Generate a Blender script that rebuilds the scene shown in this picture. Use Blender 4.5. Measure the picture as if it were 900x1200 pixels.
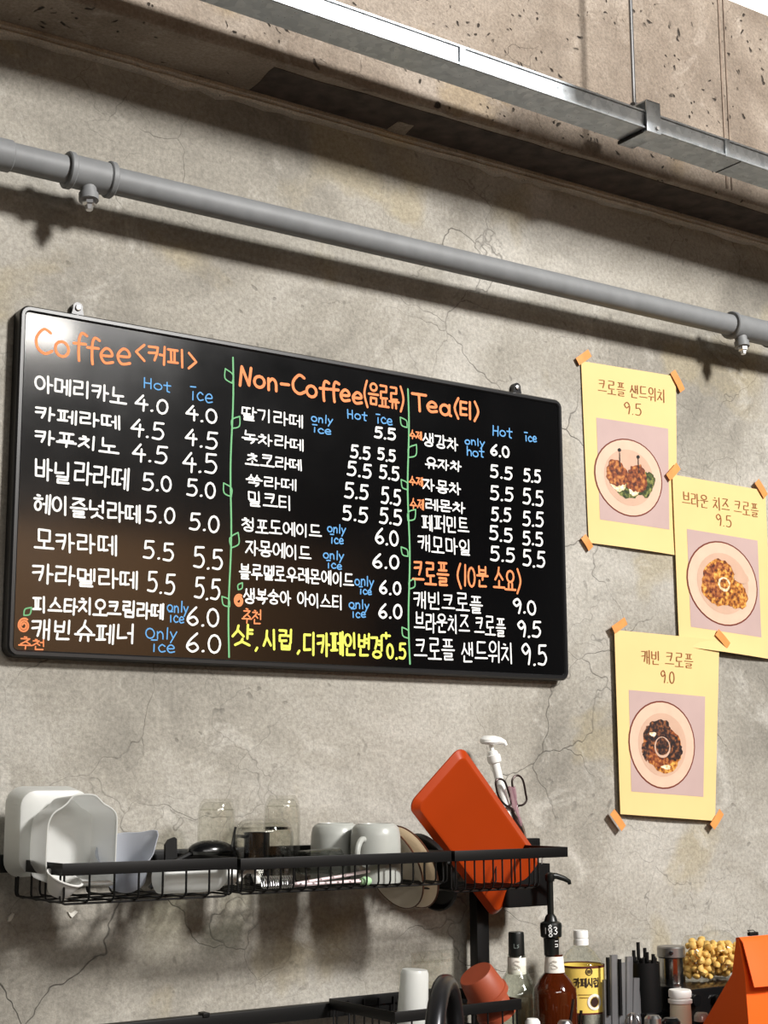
import bpy, bmesh, math, random
from mathutils import Vector, Matrix, Euler
PI = math.pi
for o in list(bpy.data.objects): bpy.data.objects.remove(o)
SCN = bpy.context.scene
COL = SCN.collection
rnd = random.Random(11)

# ------------------------------------------------------------------ camera
CX, CY, CZ, FPX = -1.504, -2.423, 1.5, 1785.18
RX = Vector((0.8253131, -0.5646510, -0.0052371))
UP = Vector((-0.0951214, -0.1481627, 0.9843779))
FW = Vector((0.5566059, 0.8119218, 0.1759910))
CAM = Vector((CX, CY, CZ))
cd = bpy.data.cameras.new('camera'); cam = bpy.data.objects.new('camera', cd); COL.objects.link(cam)
cam.matrix_world = Matrix(((RX.x, UP.x, -FW.x, CX), (RX.y, UP.y, -FW.y, CY), (RX.z, UP.z, -FW.z, CZ), (0, 0, 0, 1)))
cd.sensor_fit = 'VERTICAL'; cd.sensor_height = 36; cd.lens = FPX / 1200 * 36
cd.clip_start = 0.05
SCN.camera = cam

# ------------------------------------------------------------------ world, lights, exposure
w = bpy.data.worlds.new('world'); SCN.world = w; w.use_nodes = True
w.node_tree.nodes['Background'].inputs[0].default_value = (1.0, 0.95, 0.88, 1)
w.node_tree.nodes['Background'].inputs[1].default_value = 0.03
SCN.view_settings.view_transform = 'Standard'
SCN.view_settings.look = 'None'
SCN.view_settings.gamma = 1.0
SCN.view_settings.use_curve_mapping = False
SCN.view_settings.exposure = 0.0
def area(name, loc, target, sx, sy, watts, color=(1, 0.93, 0.84)):
    l = bpy.data.lights.new(name, 'AREA'); l.shape = 'RECTANGLE'; l.size = sx; l.size_y = sy
    l.energy = watts; l.color = color
    o = bpy.data.objects.new(name, l); COL.objects.link(o); o.location = loc
    o.rotation_euler = (Vector(target) - Vector(loc)).to_track_quat('-Z', 'Y').to_euler()
    return o
area('high_lamp', (2.1, -6.0, 5.20), (0.2, 0, 1.9), 0.9, 0.9, 770, (1, 0.975, 0.945))
area('pendant_lamp', (-0.6, -2.75, 2.40), (-0.6, -2.6, 0.0), 1.6, 0.60, 44, (1, 0.97, 0.92))
area('room_lamp_opposite', (2.2, -4.8, 3.4), (1.6, -6.4, 2.0), 0.8, 0.4, 90, (1, 0.93, 0.82))

# ------------------------------------------------------------------ helpers
def ray(px, py): return RX * ((px - 450) / FPX) + UP * (-(py - 600) / FPX) + FW
def at(px, py, y):
    d = ray(px, py); return CAM + d * ((y - CY) / d.y)
def atz(px, py, z):
    d = ray(px, py); return CAM + d * ((z - CZ) / d.z)
def atx(px, py, x):
    d = ray(px, py); return CAM + d * ((x - CX) / d.x)
def onplane(px, py, p0, n):
    d = ray(px, py); return CAM + d * ((p0 - CAM).dot(n) / d.dot(n))
def proj(P):
    d = P - CAM; z = d.dot(FW); return 450 + FPX * d.dot(RX) / z, 600 - FPX * d.dot(UP) / z
def sc(px, py, y): return FPX / (at(px, py, y) - CAM).dot(FW)      # pixels per metre there

def lin(c):
    return tuple(((v / 255) / 12.92 if v / 255 <= 0.04045 else (((v / 255) + 0.055) / 1.055) ** 2.4) for v in c) + (1,)
def mat(name, rgb, rough=0.5, metal=0.0, spec=0.5, trans=0.0, ior=1.45, noise=0.0, nscale=20, bump=0.0, coat=0.0, alpha=1.0):
    m = bpy.data.materials.new(name); m.use_nodes = True
    nt = m.node_tree; b = nt.nodes['Principled BSDF']
    c = lin(rgb)
    b.inputs['Base Color'].default_value = c
    b.inputs['Roughness'].default_value = rough; b.inputs['Metallic'].default_value = metal
    b.inputs['Specular IOR Level'].default_value = spec; b.inputs['IOR'].default_value = ior
    b.inputs['Transmission Weight'].default_value = trans; b.inputs['Coat Weight'].default_value = coat
    b.inputs['Alpha'].default_value = alpha
    tc = nt.nodes.new('ShaderNodeTexCoord'); nz = nt.nodes.new('ShaderNodeTexNoise')
    nz.inputs['Scale'].default_value = nscale; nz.inputs['Detail'].default_value = 5
    nt.links.new(tc.outputs['Object'], nz.inputs['Vector'])
    if noise > 0:
        r = nt.nodes.new('ShaderNodeValToRGB'); r.color_ramp.elements[0].position = 0.3; r.color_ramp.elements[1].position = 0.7
        r.color_ramp.elements[0].color = tuple(max(0, v * (1 - noise)) for v in c[:3]) + (1,)
        r.color_ramp.elements[1].color = tuple(min(1, v * (1 + noise)) for v in c[:3]) + (1,)
        nt.links.new(nz.outputs['Fac'], r.inputs['Fac']); nt.links.new(r.outputs['Color'], b.inputs['Base Color'])
    if bump > 0:
        bp = nt.nodes.new('ShaderNodeBump'); bp.inputs['Strength'].default_value = bump; bp.inputs['Distance'].default_value = 0.002
        nt.links.new(nz.outputs['Fac'], bp.inputs['Height']); nt.links.new(bp.outputs['Normal'], b.inputs['Normal'])
    return m
def frosted(name, rgb, clear=0.25, translucent=0.4):
    m = bpy.data.materials.new(name); m.use_nodes = True; nt = m.node_tree; nt.nodes.clear()
    out = nt.nodes.new('ShaderNodeOutputMaterial'); d = nt.nodes.new('ShaderNodeBsdfPrincipled'); t = nt.nodes.new('ShaderNodeBsdfTranslucent')
    p = nt.nodes.new('ShaderNodeBsdfTransparent'); m1 = nt.nodes.new('ShaderNodeMixShader'); m2 = nt.nodes.new('ShaderNodeMixShader')
    d.inputs['Base Color'].default_value = lin(rgb); d.inputs['Roughness'].default_value = 0.3
    t.inputs['Color'].default_value = lin(rgb); p.inputs['Color'].default_value = (0.95, 0.95, 0.95, 1)
    m1.inputs[0].default_value = translucent; m2.inputs[0].default_value = clear
    nt.links.new(d.outputs[0], m1.inputs[1]); nt.links.new(t.outputs[0], m1.inputs[2])
    nt.links.new(m1.outputs[0], m2.inputs[1]); nt.links.new(p.outputs[0], m2.inputs[2]); nt.links.new(m2.outputs[0], out.inputs[0])
    return m
def thin_clear(name, rgb=(245, 245, 242), facing=0.9):
    # thin clear glass or film: transparent with a glossy skin that strengthens towards the edge
    m = bpy.data.materials.new(name); m.use_nodes = True; nt = m.node_tree; nt.nodes.clear()
    out = nt.nodes.new('ShaderNodeOutputMaterial'); g = nt.nodes.new('ShaderNodeBsdfGlossy'); p = nt.nodes.new('ShaderNodeBsdfTransparent')
    lw = nt.nodes.new('ShaderNodeLayerWeight'); lw.inputs['Blend'].default_value = 0.5
    pw = nt.nodes.new('ShaderNodeMath'); pw.operation = 'POWER'; pw.inputs[1].default_value = 3.5; nt.links.new(lw.outputs['Facing'], pw.inputs[0])
    ad = nt.nodes.new('ShaderNodeMath'); ad.operation = 'MULTIPLY_ADD'; ad.inputs[1].default_value = 0.62 * facing; ad.inputs[2].default_value = 0.03; ad.use_clamp = True
    g.inputs['Roughness'].default_value = 0.04; p.inputs['Color'].default_value = lin(rgb)
    mx = nt.nodes.new('ShaderNodeMixShader')
    nt.links.new(pw.outputs[0], ad.inputs[0]); nt.links.new(ad.outputs[0], mx.inputs[0])
    nt.links.new(p.outputs[0], mx.inputs[1]); nt.links.new(g.outputs[0], mx.inputs[2]); nt.links.new(mx.outputs[0], out.inputs[0])
    return m

class MB:
    """collects shapes in world coordinates; build() links them as ONE mesh object"""
    def __init__(s): s.v = []; s.f = []; s.mi = []
    def add(s, vs, fs):
        o = len(s.v); s.v += [Vector(v) for v in vs]; s.f += [tuple(i + o for i in f) for f in fs]; return s
    def box(s, lo, hi, M=None, bev=0.0):
        bm = bmesh.new(); bmesh.ops.create_cube(bm, size=1)
        c = [(lo[i] + hi[i]) / 2 for i in range(3)]; d = [abs(hi[i] - lo[i]) for i in range(3)]
        for v in bm.verts: v.co = Vector((c[0] + v.co.x * d[0], c[1] + v.co.y * d[1], c[2] + v.co.z * d[2]))
        if bev: bmesh.ops.bevel(bm, geom=list(bm.edges), offset=min(bev, min(d) * 0.45), segments=2, profile=0.6, affect='EDGES')
        bm.verts.ensure_lookup_table()
        vs = [(M @ v.co if M else v.co.copy()) for v in bm.verts]; fs = [[v.index for v in f.verts] for f in bm.faces]
        bm.free(); return s.add(vs, fs)
    def tube(s, pts, r, n=8, closed=False, caps=True):
        pts = [Vector(p) for p in pts]; k = len(pts); rs = r if isinstance(r, (list, tuple)) else [r] * k
        vs = []; fs = []; prev = None
        for i, p in enumerate(pts):
            a = pts[(i - 1) % k] if (closed or i > 0) else p; b = pts[(i + 1) % k] if (closed or i < k - 1) else p
            t = (b - a)
            t = t.normalized() if t.length > 1e-9 else Vector((0, 0, 1))
            if prev is None:
                u = t.orthogonal().normalized()
            else:
                u = prev - t * prev.dot(t); u = u.normalized() if u.length > 1e-6 else t.orthogonal().normalized()
            prev = u; v = t.cross(u)
            for j in range(n):
                an = 2 * PI * j / n; vs.append(p + (u * math.cos(an) + v * math.sin(an)) * rs[i])
        for i in range(k if closed else k - 1):
            i2 = (i + 1) % k
            for j in range(n): fs.append((i * n + j, i * n + (j + 1) % n, i2 * n + (j + 1) % n, i2 * n + j))
        if caps and not closed:
            fs.append(tuple(range(n - 1, -1, -1))); fs.append(tuple((k - 1) * n + j for j in range(n)))
        return s.add(vs, fs)
    def lathe(s, prof, M, n=32, sx=1.0, sy=1.0, close=False):
        """prof: (r, z) list turned about local z, placed by matrix M"""
        vs = []; fs = []; idx = []
        for r, z in prof:
            if r < 1e-6:
                idx.append([len(vs)]); vs.append(M @ Vector((0, 0, z)))
            else:
                idx.append(list(range(len(vs), len(vs) + n)))
                for j in range(n):
                    a = 2 * PI * j / n; vs.append(M @ Vector((r * sx * math.cos(a), r * sy * math.sin(a), z)))
        for a, b in list(zip(idx, idx[1:])) + ([(idx[-1], idx[0])] if close else []):
            for j in range(n):
                j2 = (j + 1) % n
                if len(a) == 1 and len(b) == 1: continue
                if len(a) == 1: fs.append((a[0], b[j2], b[j]))
                elif len(b) == 1: fs.append((a[j], a[j2], b[0]))
                else: fs.append((a[j], a[j2], b[j2], b[j]))
        return s.add(vs, fs)
    def loft(s, rings, cap0=False, cap1=False):
        n = len(rings[0]); vs = [p for r in rings for p in r]; fs = []
        for i in range(len(rings) - 1):
            for j in range(n): fs.append((i * n + j, i * n + (j + 1) % n, (i + 1) * n + (j + 1) % n, (i + 1) * n + j))
        if cap0: fs.append(tuple(range(n - 1, -1, -1)))
        if cap1: fs.append(tuple((len(rings) - 1) * n + j for j in range(n)))
        return s.add(vs, fs)
    def build(s, name, m, parent=None, origin=None, smooth=35, normals=True):
        o0 = Vector(parent['_o']) if parent is not None and '_o' in parent else (Vector(origin) if origin is not None else Vector((0, 0, 0)))
        me = bpy.data.meshes.new(name); me.from_pydata([tuple(v - o0) for v in s.v], [], s.f); me.update()
        if normals:
            bm = bmesh.new(); bm.from_mesh(me); bmesh.ops.recalc_face_normals(bm, faces=bm.faces); bm.to_mesh(me); bm.free()
        if smooth:
            me.shade_smooth(); me.set_sharp_from_angle(angle=math.radians(smooth))
        me.materials.append(m)
        o = bpy.data.objects.new(name, me); COL.objects.link(o)
        if parent is not None: o.parent = parent; o['_o'] = tuple(o0)
        else: o.location = o0; o['_o'] = tuple(o0)
        return o
def tag(o, label, cat, group=None, kind=None):
    o['label'] = label; o['category'] = cat
    if group: o['group'] = group
    if kind: o['kind'] = kind
    return o
def thing(name, label, cat, loc, group=None):
    o = bpy.data.objects.new(name, None); COL.objects.link(o); o.location = loc; o['_o'] = tuple(loc); o.empty_display_size = 0.03
    return tag(o, label, cat, group)
def struct(o): o['kind'] = 'structure'; return o
def T(loc, rx=0, ry=0, rz=0): return Matrix.Translation(loc) @ Euler((rx, ry, rz)).to_matrix().to_4x4()
def axisM(p, d, roll=None):
    """local z along d at p"""
    z = Vector(d).normalized(); x = (roll - z * roll.dot(z)).normalized() if roll is not None else z.orthogonal().normalized(); y = z.cross(x)
    return Matrix(((x.x, y.x, z.x, p[0]), (x.y, y.y, z.y, p[1]), (x.z, y.z, z.z, p[2]), (0, 0, 0, 1)))
def rrect(w, h, r, n=6):
    """rounded rectangle outline, centred, counter-clockwise"""
    out = []
    for cx, cy, a0 in ((w / 2 - r, h / 2 - r, 0), (-w / 2 + r, h / 2 - r, PI / 2), (-w / 2 + r, -h / 2 + r, PI), (w / 2 - r, -h / 2 + r, 1.5 * PI)):
        for i in range(n + 1):
            a = a0 + PI / 2 * i / n; out.append((cx + r * math.cos(a), cy + r * math.sin(a)))
    return out
def catmull(P, per=6, closed=False):
    P = [Vector(p) for p in P]; n = len(P); out = []
    for i in range(n if closed else n - 1):
        g = lambda k: P[k % n] if closed else P[max(0, min(n - 1, k))]
        a, b, c, d = g(i - 1), g(i), g(i + 1), g(i + 2)
        for k in range(per):
            t = k / per
            out.append(0.5 * ((2 * b) + (c - a) * t + (2 * a - 5 * b + 4 * c - d) * t * t + (3 * b - a - 3 * c + d) * t ** 3))
    if not closed: out.append(P[-1])
    return out

# ------------------------------------------------------------------ concrete
def concrete(name, dark, mid, light, crack=0.6, pit=0.3, scale=1.0, bump=0.5, pits_at=0.52):
    m = bpy.data.materials.new(name); m.use_nodes = True; nt = m.node_tree; N = nt.nodes.new; L = nt.links.new
    b = nt.nodes['Principled BSDF']; b.inputs['Roughness'].default_value = 0.78; b.inputs['Specular IOR Level'].default_value = 0.3
    tc = N('ShaderNodeTexCoord')
    def noise(s, det=6, rough=0.6, dist=0.0):
        n = N('ShaderNodeTexNoise'); n.inputs['Scale'].default_value = s * scale; n.inputs['Detail'].default_value = det
        n.inputs['Roughness'].default_value = rough; n.inputs['Distortion'].default_value = dist; L(tc.outputs['Object'], n.inputs['Vector']); return n.outputs['Fac']
    def ramp(f, *stops):
        r = N('ShaderNodeValToRGB'); L(f, r.inputs['Fac'])
        while len(r.color_ramp.elements) < len(stops): r.color_ramp.elements.new(0.5)
        for e, (p, c) in zip(r.color_ramp.elements, stops): e.position = p; e.color = c if isinstance(c, tuple) else (c, c, c, 1)
        return r.outputs['Color']
    def mix(f, a, bb, kind='MIX'):
        x = N('ShaderNodeMix'); x.data_type = 'RGBA'; x.blend_type = kind
        if hasattr(f, 'links'): L(f, x.inputs[0])
        else: x.inputs[0].default_value = f
        for i, v in ((6, a), (7, bb)):
            if hasattr(v, 'links'): L(v, x.inputs[i])
            else: x.inputs[i].default_value = v
        return x.outputs[2]
    col = ramp(noise(1.6, 8, 0.62, 0.6), (0.34, lin(dark)), (0.5, lin(mid)), (0.66, lin(light)))
    col = mix(ramp(noise(3.1, 4, 0.5, 0.4), (0.60, 0.0), (0.66, 0.55)), col, lin((mid[0] + 4, mid[1] - 3, mid[2] - 22)))     # ochre patches
    col = mix(ramp(noise(7, 10, 0.7, 0.8), (0.56, 0.0), (0.68, 0.45)), col, lin([min(255, v + 26) for v in light]))          # pale trowel marks
    fine = noise(120, 5, 0.75)
    col = mix(0.55, col, ramp(fine, (0.34, 0.42), (0.64, 1.12)), 'MULTIPLY')
    wn = N('ShaderNodeTexNoise'); wn.inputs['Scale'].default_value = 5 * scale; wn.inputs['Detail'].default_value = 4; L(tc.outputs['Object'], wn.inputs['Vector'])
    wv = N('ShaderNodeVectorMath'); wv.operation = 'MULTIPLY_ADD'; wv.inputs[1].default_value = (0.22, 0.22, 0.22)
    L(wn.outputs['Color'], wv.inputs[0]); L(tc.outputs['Object'], wv.inputs[2])
    vo = N('ShaderNodeTexVoronoi'); vo.feature = 'DISTANCE_TO_EDGE'; vo.inputs['Scale'].default_value = 4.2 * scale; L(wv.outputs[0], vo.inputs['Vector'])
    line = ramp(vo.outputs['Distance'], (0.0, 1.0), (0.006, 0.0))
    mask = ramp(noise(1.9, 3, 0.5), (0.50, 0.0), (0.66, 1.0))
    ck = N('ShaderNodeMath'); ck.operation = 'MULTIPLY'; L(line, ck.inputs[0]); L(mask, ck.inputs[1])
    ck2 = N('ShaderNodeMath'); ck2.operation = 'MULTIPLY'; L(ck.outputs[0], ck2.inputs[0]); ck2.inputs[1].default_value = crack
    col = mix(ck2.outputs[0], col, lin([v * 0.45 for v in dark]))
    v2 = N('ShaderNodeTexVoronoi'); v2.feature = 'DISTANCE_TO_EDGE'; v2.inputs['Scale'].default_value = 9.5 * scale; L(wv.outputs[0], v2.inputs['Vector'])
    c2 = N('ShaderNodeMath'); c2.operation = 'MULTIPLY'; L(ramp(v2.outputs['Distance'], (0.0, 1.0), (0.009, 0.0)), c2.inputs[0]); L(ramp(noise(2.7, 3, 0.5), (0.50, 0.0), (0.64, 0.55)), c2.inputs[1])
    col = mix(c2.outputs[0], col, lin([v * 0.55 for v in dark]))
    col = mix(ramp(noise(5.5, 7, 0.7, 1.2), (0.32, 0.36), (0.48, 0.0)), col, lin([v * 0.72 for v in mid]))       # darker damp blotches
    pv = N('ShaderNodeTexVoronoi'); pv.inputs['Scale'].default_value = 26 * scale; L(wv.outputs[0], pv.inputs['Vector'])
    pits = ramp(pv.outputs['Distance'], (0.10, 1.0), (0.19, 0.0)); pm = ramp(noise(4.3, 3), (pits_at, 0.0), (pits_at + 0.08, 1.0))
    pt = N('ShaderNodeMath'); pt.operation = 'MULTIPLY'; L(pits, pt.inputs[0]); L(pm, pt.inputs[1])
    pt2 = N('ShaderNodeMath'); pt2.operation = 'MULTIPLY'; L(pt.outputs[0], pt2.inputs[0]); pt2.inputs[1].default_value = pit
    col = mix(pt2.outputs[0], col, lin([v * 0.4 for v in dark]))
    hsum = N('ShaderNodeMath'); hsum.operation = 'MULTIPLY_ADD'; L(fine, hsum.inputs[0]); hsum.inputs[1].default_value = 0.5
    L(noise(14, 8, 0.65), hsum.inputs[2])
    h2 = N('ShaderNodeMath'); h2.operation = 'SUBTRACT'; L(hsum.outputs[0], h2.inputs[0])
    h3 = N('ShaderNodeMath'); h3.operation = 'MULTIPLY_ADD'; L(pt.outputs[0], h3.inputs[0]); h3.inputs[1].default_value = 1.2 * pit; L(ck2.outputs[0], h3.inputs[2]); L(h3.outputs[0], h2.inputs[1])
    bp = N('ShaderNodeBump'); bp.inputs['Strength'].default_value = bump; bp.inputs['Distance'].default_value = 0.006
    L(h2.outputs[0], bp.inputs['Height']); L(bp.outputs['Normal'], b.inputs['Normal'])
    L(col, b.inputs['Base Color'])
    return m
M_wall = concrete('wall_concrete', (126, 122, 113), (168, 163, 152), (194, 190, 181), crack=0.75, pit=0.3, bump=0.6)
M_beam = concrete('beam_concrete', (134, 120, 106), (166, 152, 137), (184, 171, 157), crack=0.3, pit=0.95, scale=1.3, bump=0.9, pits_at=0.44)
M_trim = concrete('mortar_strip_lit_tone', (196, 185, 168), (224, 214, 198), (236, 228, 216), crack=0.3, pit=0.6, scale=2.5, bump=0.8)  # mortar toned extra pale, so the strip looks lit inside the beam's shadow

# ------------------------------------------------------------------ the room
def slab(name, lo, hi, m, bev=0): return struct(MB().box(lo, hi, bev=bev).build(name, m, origin=((lo[0] + hi[0]) / 2, (lo[1] + hi[1]) / 2, lo[2])))
slab('wall_back', (-3.2, 0, 0), (6.0, 0.2, 5.6), M_wall)
slab('floor', (-3.2, -6.6, -0.1), (6.0, 0, 0), mat('floor_concrete', (62, 58, 54), 0.6, noise=0.2, nscale=3))
slab('ceiling', (-3.2, -6.6, 5.6), (6.0, 0.2, 5.7), mat('ceiling_paint', (24, 23, 22), 0.9, noise=0.2))
M_brown = mat('brown_wood_panelling', (158, 120, 82), 0.6, noise=0.15, nscale=4)
slab('wall_front', (-3.2, -6.6, 0), (6.0, -6.45, 5.6), mat('wall_front_dark', (30, 28, 27), 0.8, noise=0.2))
slab('trim_front', (-3.2, -6.45, 0), (4.4, -6.4, 3.08), M_brown)

# beam across the top of the wall: the lower arris is chipped
def beam():
    zb, yb, zt = 2.815, -0.149, 5.6
    mb = MB(); n = 230; x0, x1 = -3.2, 6.0; rings = []
    r = random.Random(5)
    for i in range(n + 1):
        x = x0 + (x1 - x0) * i / n
        c = 0.003 + 0.010 * max(0, r.gauss(0.1, 0.45)); cz = 0.003 + 0.012 * max(0, r.gauss(0.1, 0.45))
        rings.append([Vector((x, 0, zb)), Vector((x, -0.05, zb + r.uniform(-.001, .001))), Vector((x, yb + c, zb)), Vector((x, yb + 0.35 * c, zb + 0.35 * cz)), Vector((x, yb, zb + cz)),
                      Vector((x, yb, zb + 0.05)), Vector((x, yb, zt)), Vector((x, 0, zt))])
    return struct(mb.loft(rings, True, True).build('beam', M_beam, origin=(1.4, 0, zb), smooth=25))
beam()
def strip():
    r = random.Random(8); n = 260; rings = []
    for i in range(n + 1):
        x = -3.2 + 9.2 * i / n; a = 0.015 + 0.004 * r.random(); zl = 2.815 - 0.020 - 0.007 * max(0, r.gauss(0, 0.7))
        rings.append([Vector((x, 0, 2.815)), Vector((x, -a, 2.815)), Vector((x, -a - 0.002, 2.807)), Vector((x, -a * 0.75, 2.803)), Vector((x, -a, 2.799)), Vector((x, -a * 0.8, zl + 0.002)), Vector((x, 0, zl))])
    return struct(MB().loft(rings, True, True).build('trim_1', M_trim, origin=(1.4, 0, 2.8), smooth=30))
strip()
# old dark coating on the beam's underside, ending on a slant, with one bare patch
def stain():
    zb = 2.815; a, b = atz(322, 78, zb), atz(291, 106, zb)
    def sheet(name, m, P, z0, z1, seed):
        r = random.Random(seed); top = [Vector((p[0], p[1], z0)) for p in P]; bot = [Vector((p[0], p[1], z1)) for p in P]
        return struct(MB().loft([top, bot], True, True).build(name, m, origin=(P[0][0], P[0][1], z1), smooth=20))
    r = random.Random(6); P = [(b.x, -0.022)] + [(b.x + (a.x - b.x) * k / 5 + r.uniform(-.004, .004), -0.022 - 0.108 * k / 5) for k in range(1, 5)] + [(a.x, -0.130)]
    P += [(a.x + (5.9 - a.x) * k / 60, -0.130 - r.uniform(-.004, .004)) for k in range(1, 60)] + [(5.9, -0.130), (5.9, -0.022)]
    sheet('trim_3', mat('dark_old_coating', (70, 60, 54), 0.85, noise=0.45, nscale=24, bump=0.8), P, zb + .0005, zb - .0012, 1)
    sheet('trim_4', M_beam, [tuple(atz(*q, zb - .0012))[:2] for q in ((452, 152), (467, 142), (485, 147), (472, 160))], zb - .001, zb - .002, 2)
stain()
# formwork seam on the beam face
xs = at(845, 80, -0.149).x
mbs = MB()
for dx, ww in ((0, 0.006), (0.016, 0.004)):
    r = random.Random(3); pts = []
    mbs.box((xs + dx - ww / 2, -0.1515, 2.835), (xs + dx + ww / 2, -0.148, 5.58), bev=0.001)
struct(mbs.build('trim_2', mat('seam_concrete', (140, 124, 110), 0.85, noise=0.3, nscale=40, bump=0.5), origin=(xs, -0.149, 2.9)))
slab('counter', (-1.2, -0.82, 0.0), (2.2, 0, 0.93), mat('counter_dark', (52, 48, 45), 0.35, noise=0.2))

# white paint chips on the wall
M_chip = mat('white_plaster', (225, 222, 212), 0.8, noise=0.08)
def chip(px, py, pts):
    s = sc(px, py, 0); c = at(px, py, 0); p = [Vector((c.x + a / s, -0.0001, c.z + b / s)) for a, b in pts]
    q = [Vector((c.x + (v.x - c.x) * 0.8, -0.003, c.z + (v.z - c.z) * 0.8)) for v in p]
    return MB().loft([p, q], False, True).build('plaster_chip', M_chip, origin=(c.x, 0, c.z), smooth=20)
tag(chip(84.5, 1071, [(-7, 3), (-2, 1), (3, 4), (7, 2), (2, -3), (-1, -5), (-4, -2)]), 'heart-shaped white plaster chip on the wall under the left basket', 'plaster chip')
tag(chip(12, 1075, [(-4, -5), (-3, 1), (2, 5), (5, 4), (3, -1), (0, -5)]), 'narrow white plaster chip on the wall at the far left below the shelf', 'plaster chip')

# ------------------------------------------------------------------ pipe under the beam
M_pipe = mat('grey_pipe_paint', (126, 128, 129), 0.55, noise=0.08, nscale=30, bump=0.15)
M_steel = mat('bright_steel', (205, 205, 205), 0.28, metal=1.0)
def pipe():
    y, z, r = -0.090, 2.5365, 0.0243
    t = thing('water_pipe', 'long grey painted pipe running along the wall under the concrete beam', 'pipe', (-3.2, y, z))
    MB().tube([(-3.19, y, z), (-2, y, z), (0, y, z), (2, y, z), (5.99, y, z)], r, 28).build('pipe_run', M_pipe, t)
    def ring(mb, x, w_, rr): mb.lathe([(r - 0.001, -w_ / 2), (rr - 0.002, -w_ / 2), (rr, -w_ / 2 + 0.002), (rr, w_ / 2 - 0.002), (rr - 0.002, w_ / 2), (r - 0.001, w_ / 2)], axisM((x, y, z), (1, 0, 0)), 28)
    for pa, pb, pn in ((78, 131, 103), (856, 905, 866)):
        xa, xb, xn = at(pa, 205 if pa < 400 else 385, y).x, at(pb, 215 if pa < 400 else 398, y).x, at(pn, 205 if pa < 400 else 385, y).x
        mb = MB(); ring(mb, (xa + xb) / 2, xb - xa, r + 0.0045); ring(mb, xa + 0.004, 0.012, r + 0.008); ring(mb, xb - 0.004, 0.012, r + 0.008)
        M = axisM((xn, y, z), (0, -0.15, -1))
        mb.lathe([(0.014, 0.01), (0.014, 0.036), (0.017, 0.037), (0.017, 0.050), (0.010, 0.051), (0, 0.051)], M, 20)
        f = mb.build('tee_fitting', M_pipe, t)
        mp = MB(); mp.lathe([(0.0, 0.05), (0.011, 0.05), (0.011, 0.058), (0.008, 0.06), (0.006, 0.068), (0, 0.069)], M, 6)
        mp.build('plug', M_steel, f)
    mb = MB(); xe = at(13, 178, y).x; ring(mb, xe - 0.06, 0.12, r + 0.003); mb.build('sleeve', M_pipe, t)
pipe()

# ------------------------------------------------------------------ galvanised raceway and its hanger
def galv():
    m = mat('galvanised_steel', (196, 200, 203), 0.32, metal=0.45, bump=0.05)
    nt = m.node_tree; b = nt.nodes['Principled BSDF']; v = nt.nodes.new('ShaderNodeTexVoronoi'); v.inputs['Scale'].default_value = 70
    tc = nt.nodes.new('ShaderNodeTexCoord'); nt.links.new(tc.outputs['Object'], v.inputs['Vector'])
    r = nt.nodes.new('ShaderNodeValToRGB'); r.color_ramp.elements[0].color = lin((176, 184, 190)); r.color_ramp.elements[1].color = lin((212, 218, 222))
    nt.links.new(v.outputs['Color'], r.inputs['Fac']); nt.links.new(r.outputs['Color'], b.inputs['Base Color'])
    r2 = nt.nodes.new('ShaderNodeMapRange'); r2.inputs[3].default_value = 0.25; r2.inputs[4].default_value = 0.5
    nt.links.new(v.outputs['Distance'], r2.inputs[0]); nt.links.new(r2.outputs[0], b.inputs['Roughness']); return m
M_galv = galv()
yF, yB = -0.30, -0.229
def zr(x): return 2.8335 - (x + 0.0) * 0.0165          # the run drops a little to the right
def raceway():
    t = thing('cable_raceway', 'galvanised steel cable raceway hung in front of the concrete beam', 'cable tray', (0.3, -0.265, zr(0.3)))
    H = 0.039
    def at_sec(x, pts): return [Vector((x, a, zr(x) + b)) for a, b in pts]
    sec = [(yF, 0), (yB, 0), (yB, H), (yB + 0.012, H), (yB + 0.012, H - 0.003), (yB + 0.003, H - 0.003), (yB + 0.003, 0.003), (yF - 0.003 + 0.006, 0.003), (yF + 0.003, H - 0.003), (yF + 0.012, H - 0.003), (yF + 0.012, H), (yF, H)]
    sec[3] = (yB - 0.012, H); sec[4] = (yB - 0.012, H - 0.003); sec[5] = (yB - 0.003, H - 0.003); sec[6] = (yB - 0.003, 0.003)
    MB().loft([at_sec(x, sec) for x in (-3.0, -1, 0, 1, 3, 5.8)], True, True).build('channel', M_galv, t, smooth=20)
    lip = MB()
    for zz in (0.0005, H - 0.003): lip.loft([[Vector((x, yF - 0.0035, zr(x) + zz)), Vector((x, yF, zr(x) + zz)), Vector((x, yF, zr(x) + zz + 0.004)), Vector((x, yF - 0.0035, zr(x) + zz + 0.004))] for x in (-3, 0, 3, 5.8)], True, True)
    lip.build('folded_lip', M_galv, t, smooth=20)
    for px, py in ((541, 68), (851, 172)):
        x = at(px, py, yF).x; h = 0.007
        MB().box((x - h, yF - 0.0045, zr(x) - 0.001), (x + h, yF + 0.001, zr(x) + H + 0.001), bev=0.001).build('splice_band', M_galv, t)
    x = at(868, 200, yF).x
    MB().box((x - 0.0012, yF - 0.0005, zr(x) - 0.0012), (x + 0.0012, yB, zr(x) + 0.0006)).build('joint_line', mat('dark_gap', (40, 40, 40), 0.8), t)
raceway()
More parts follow.
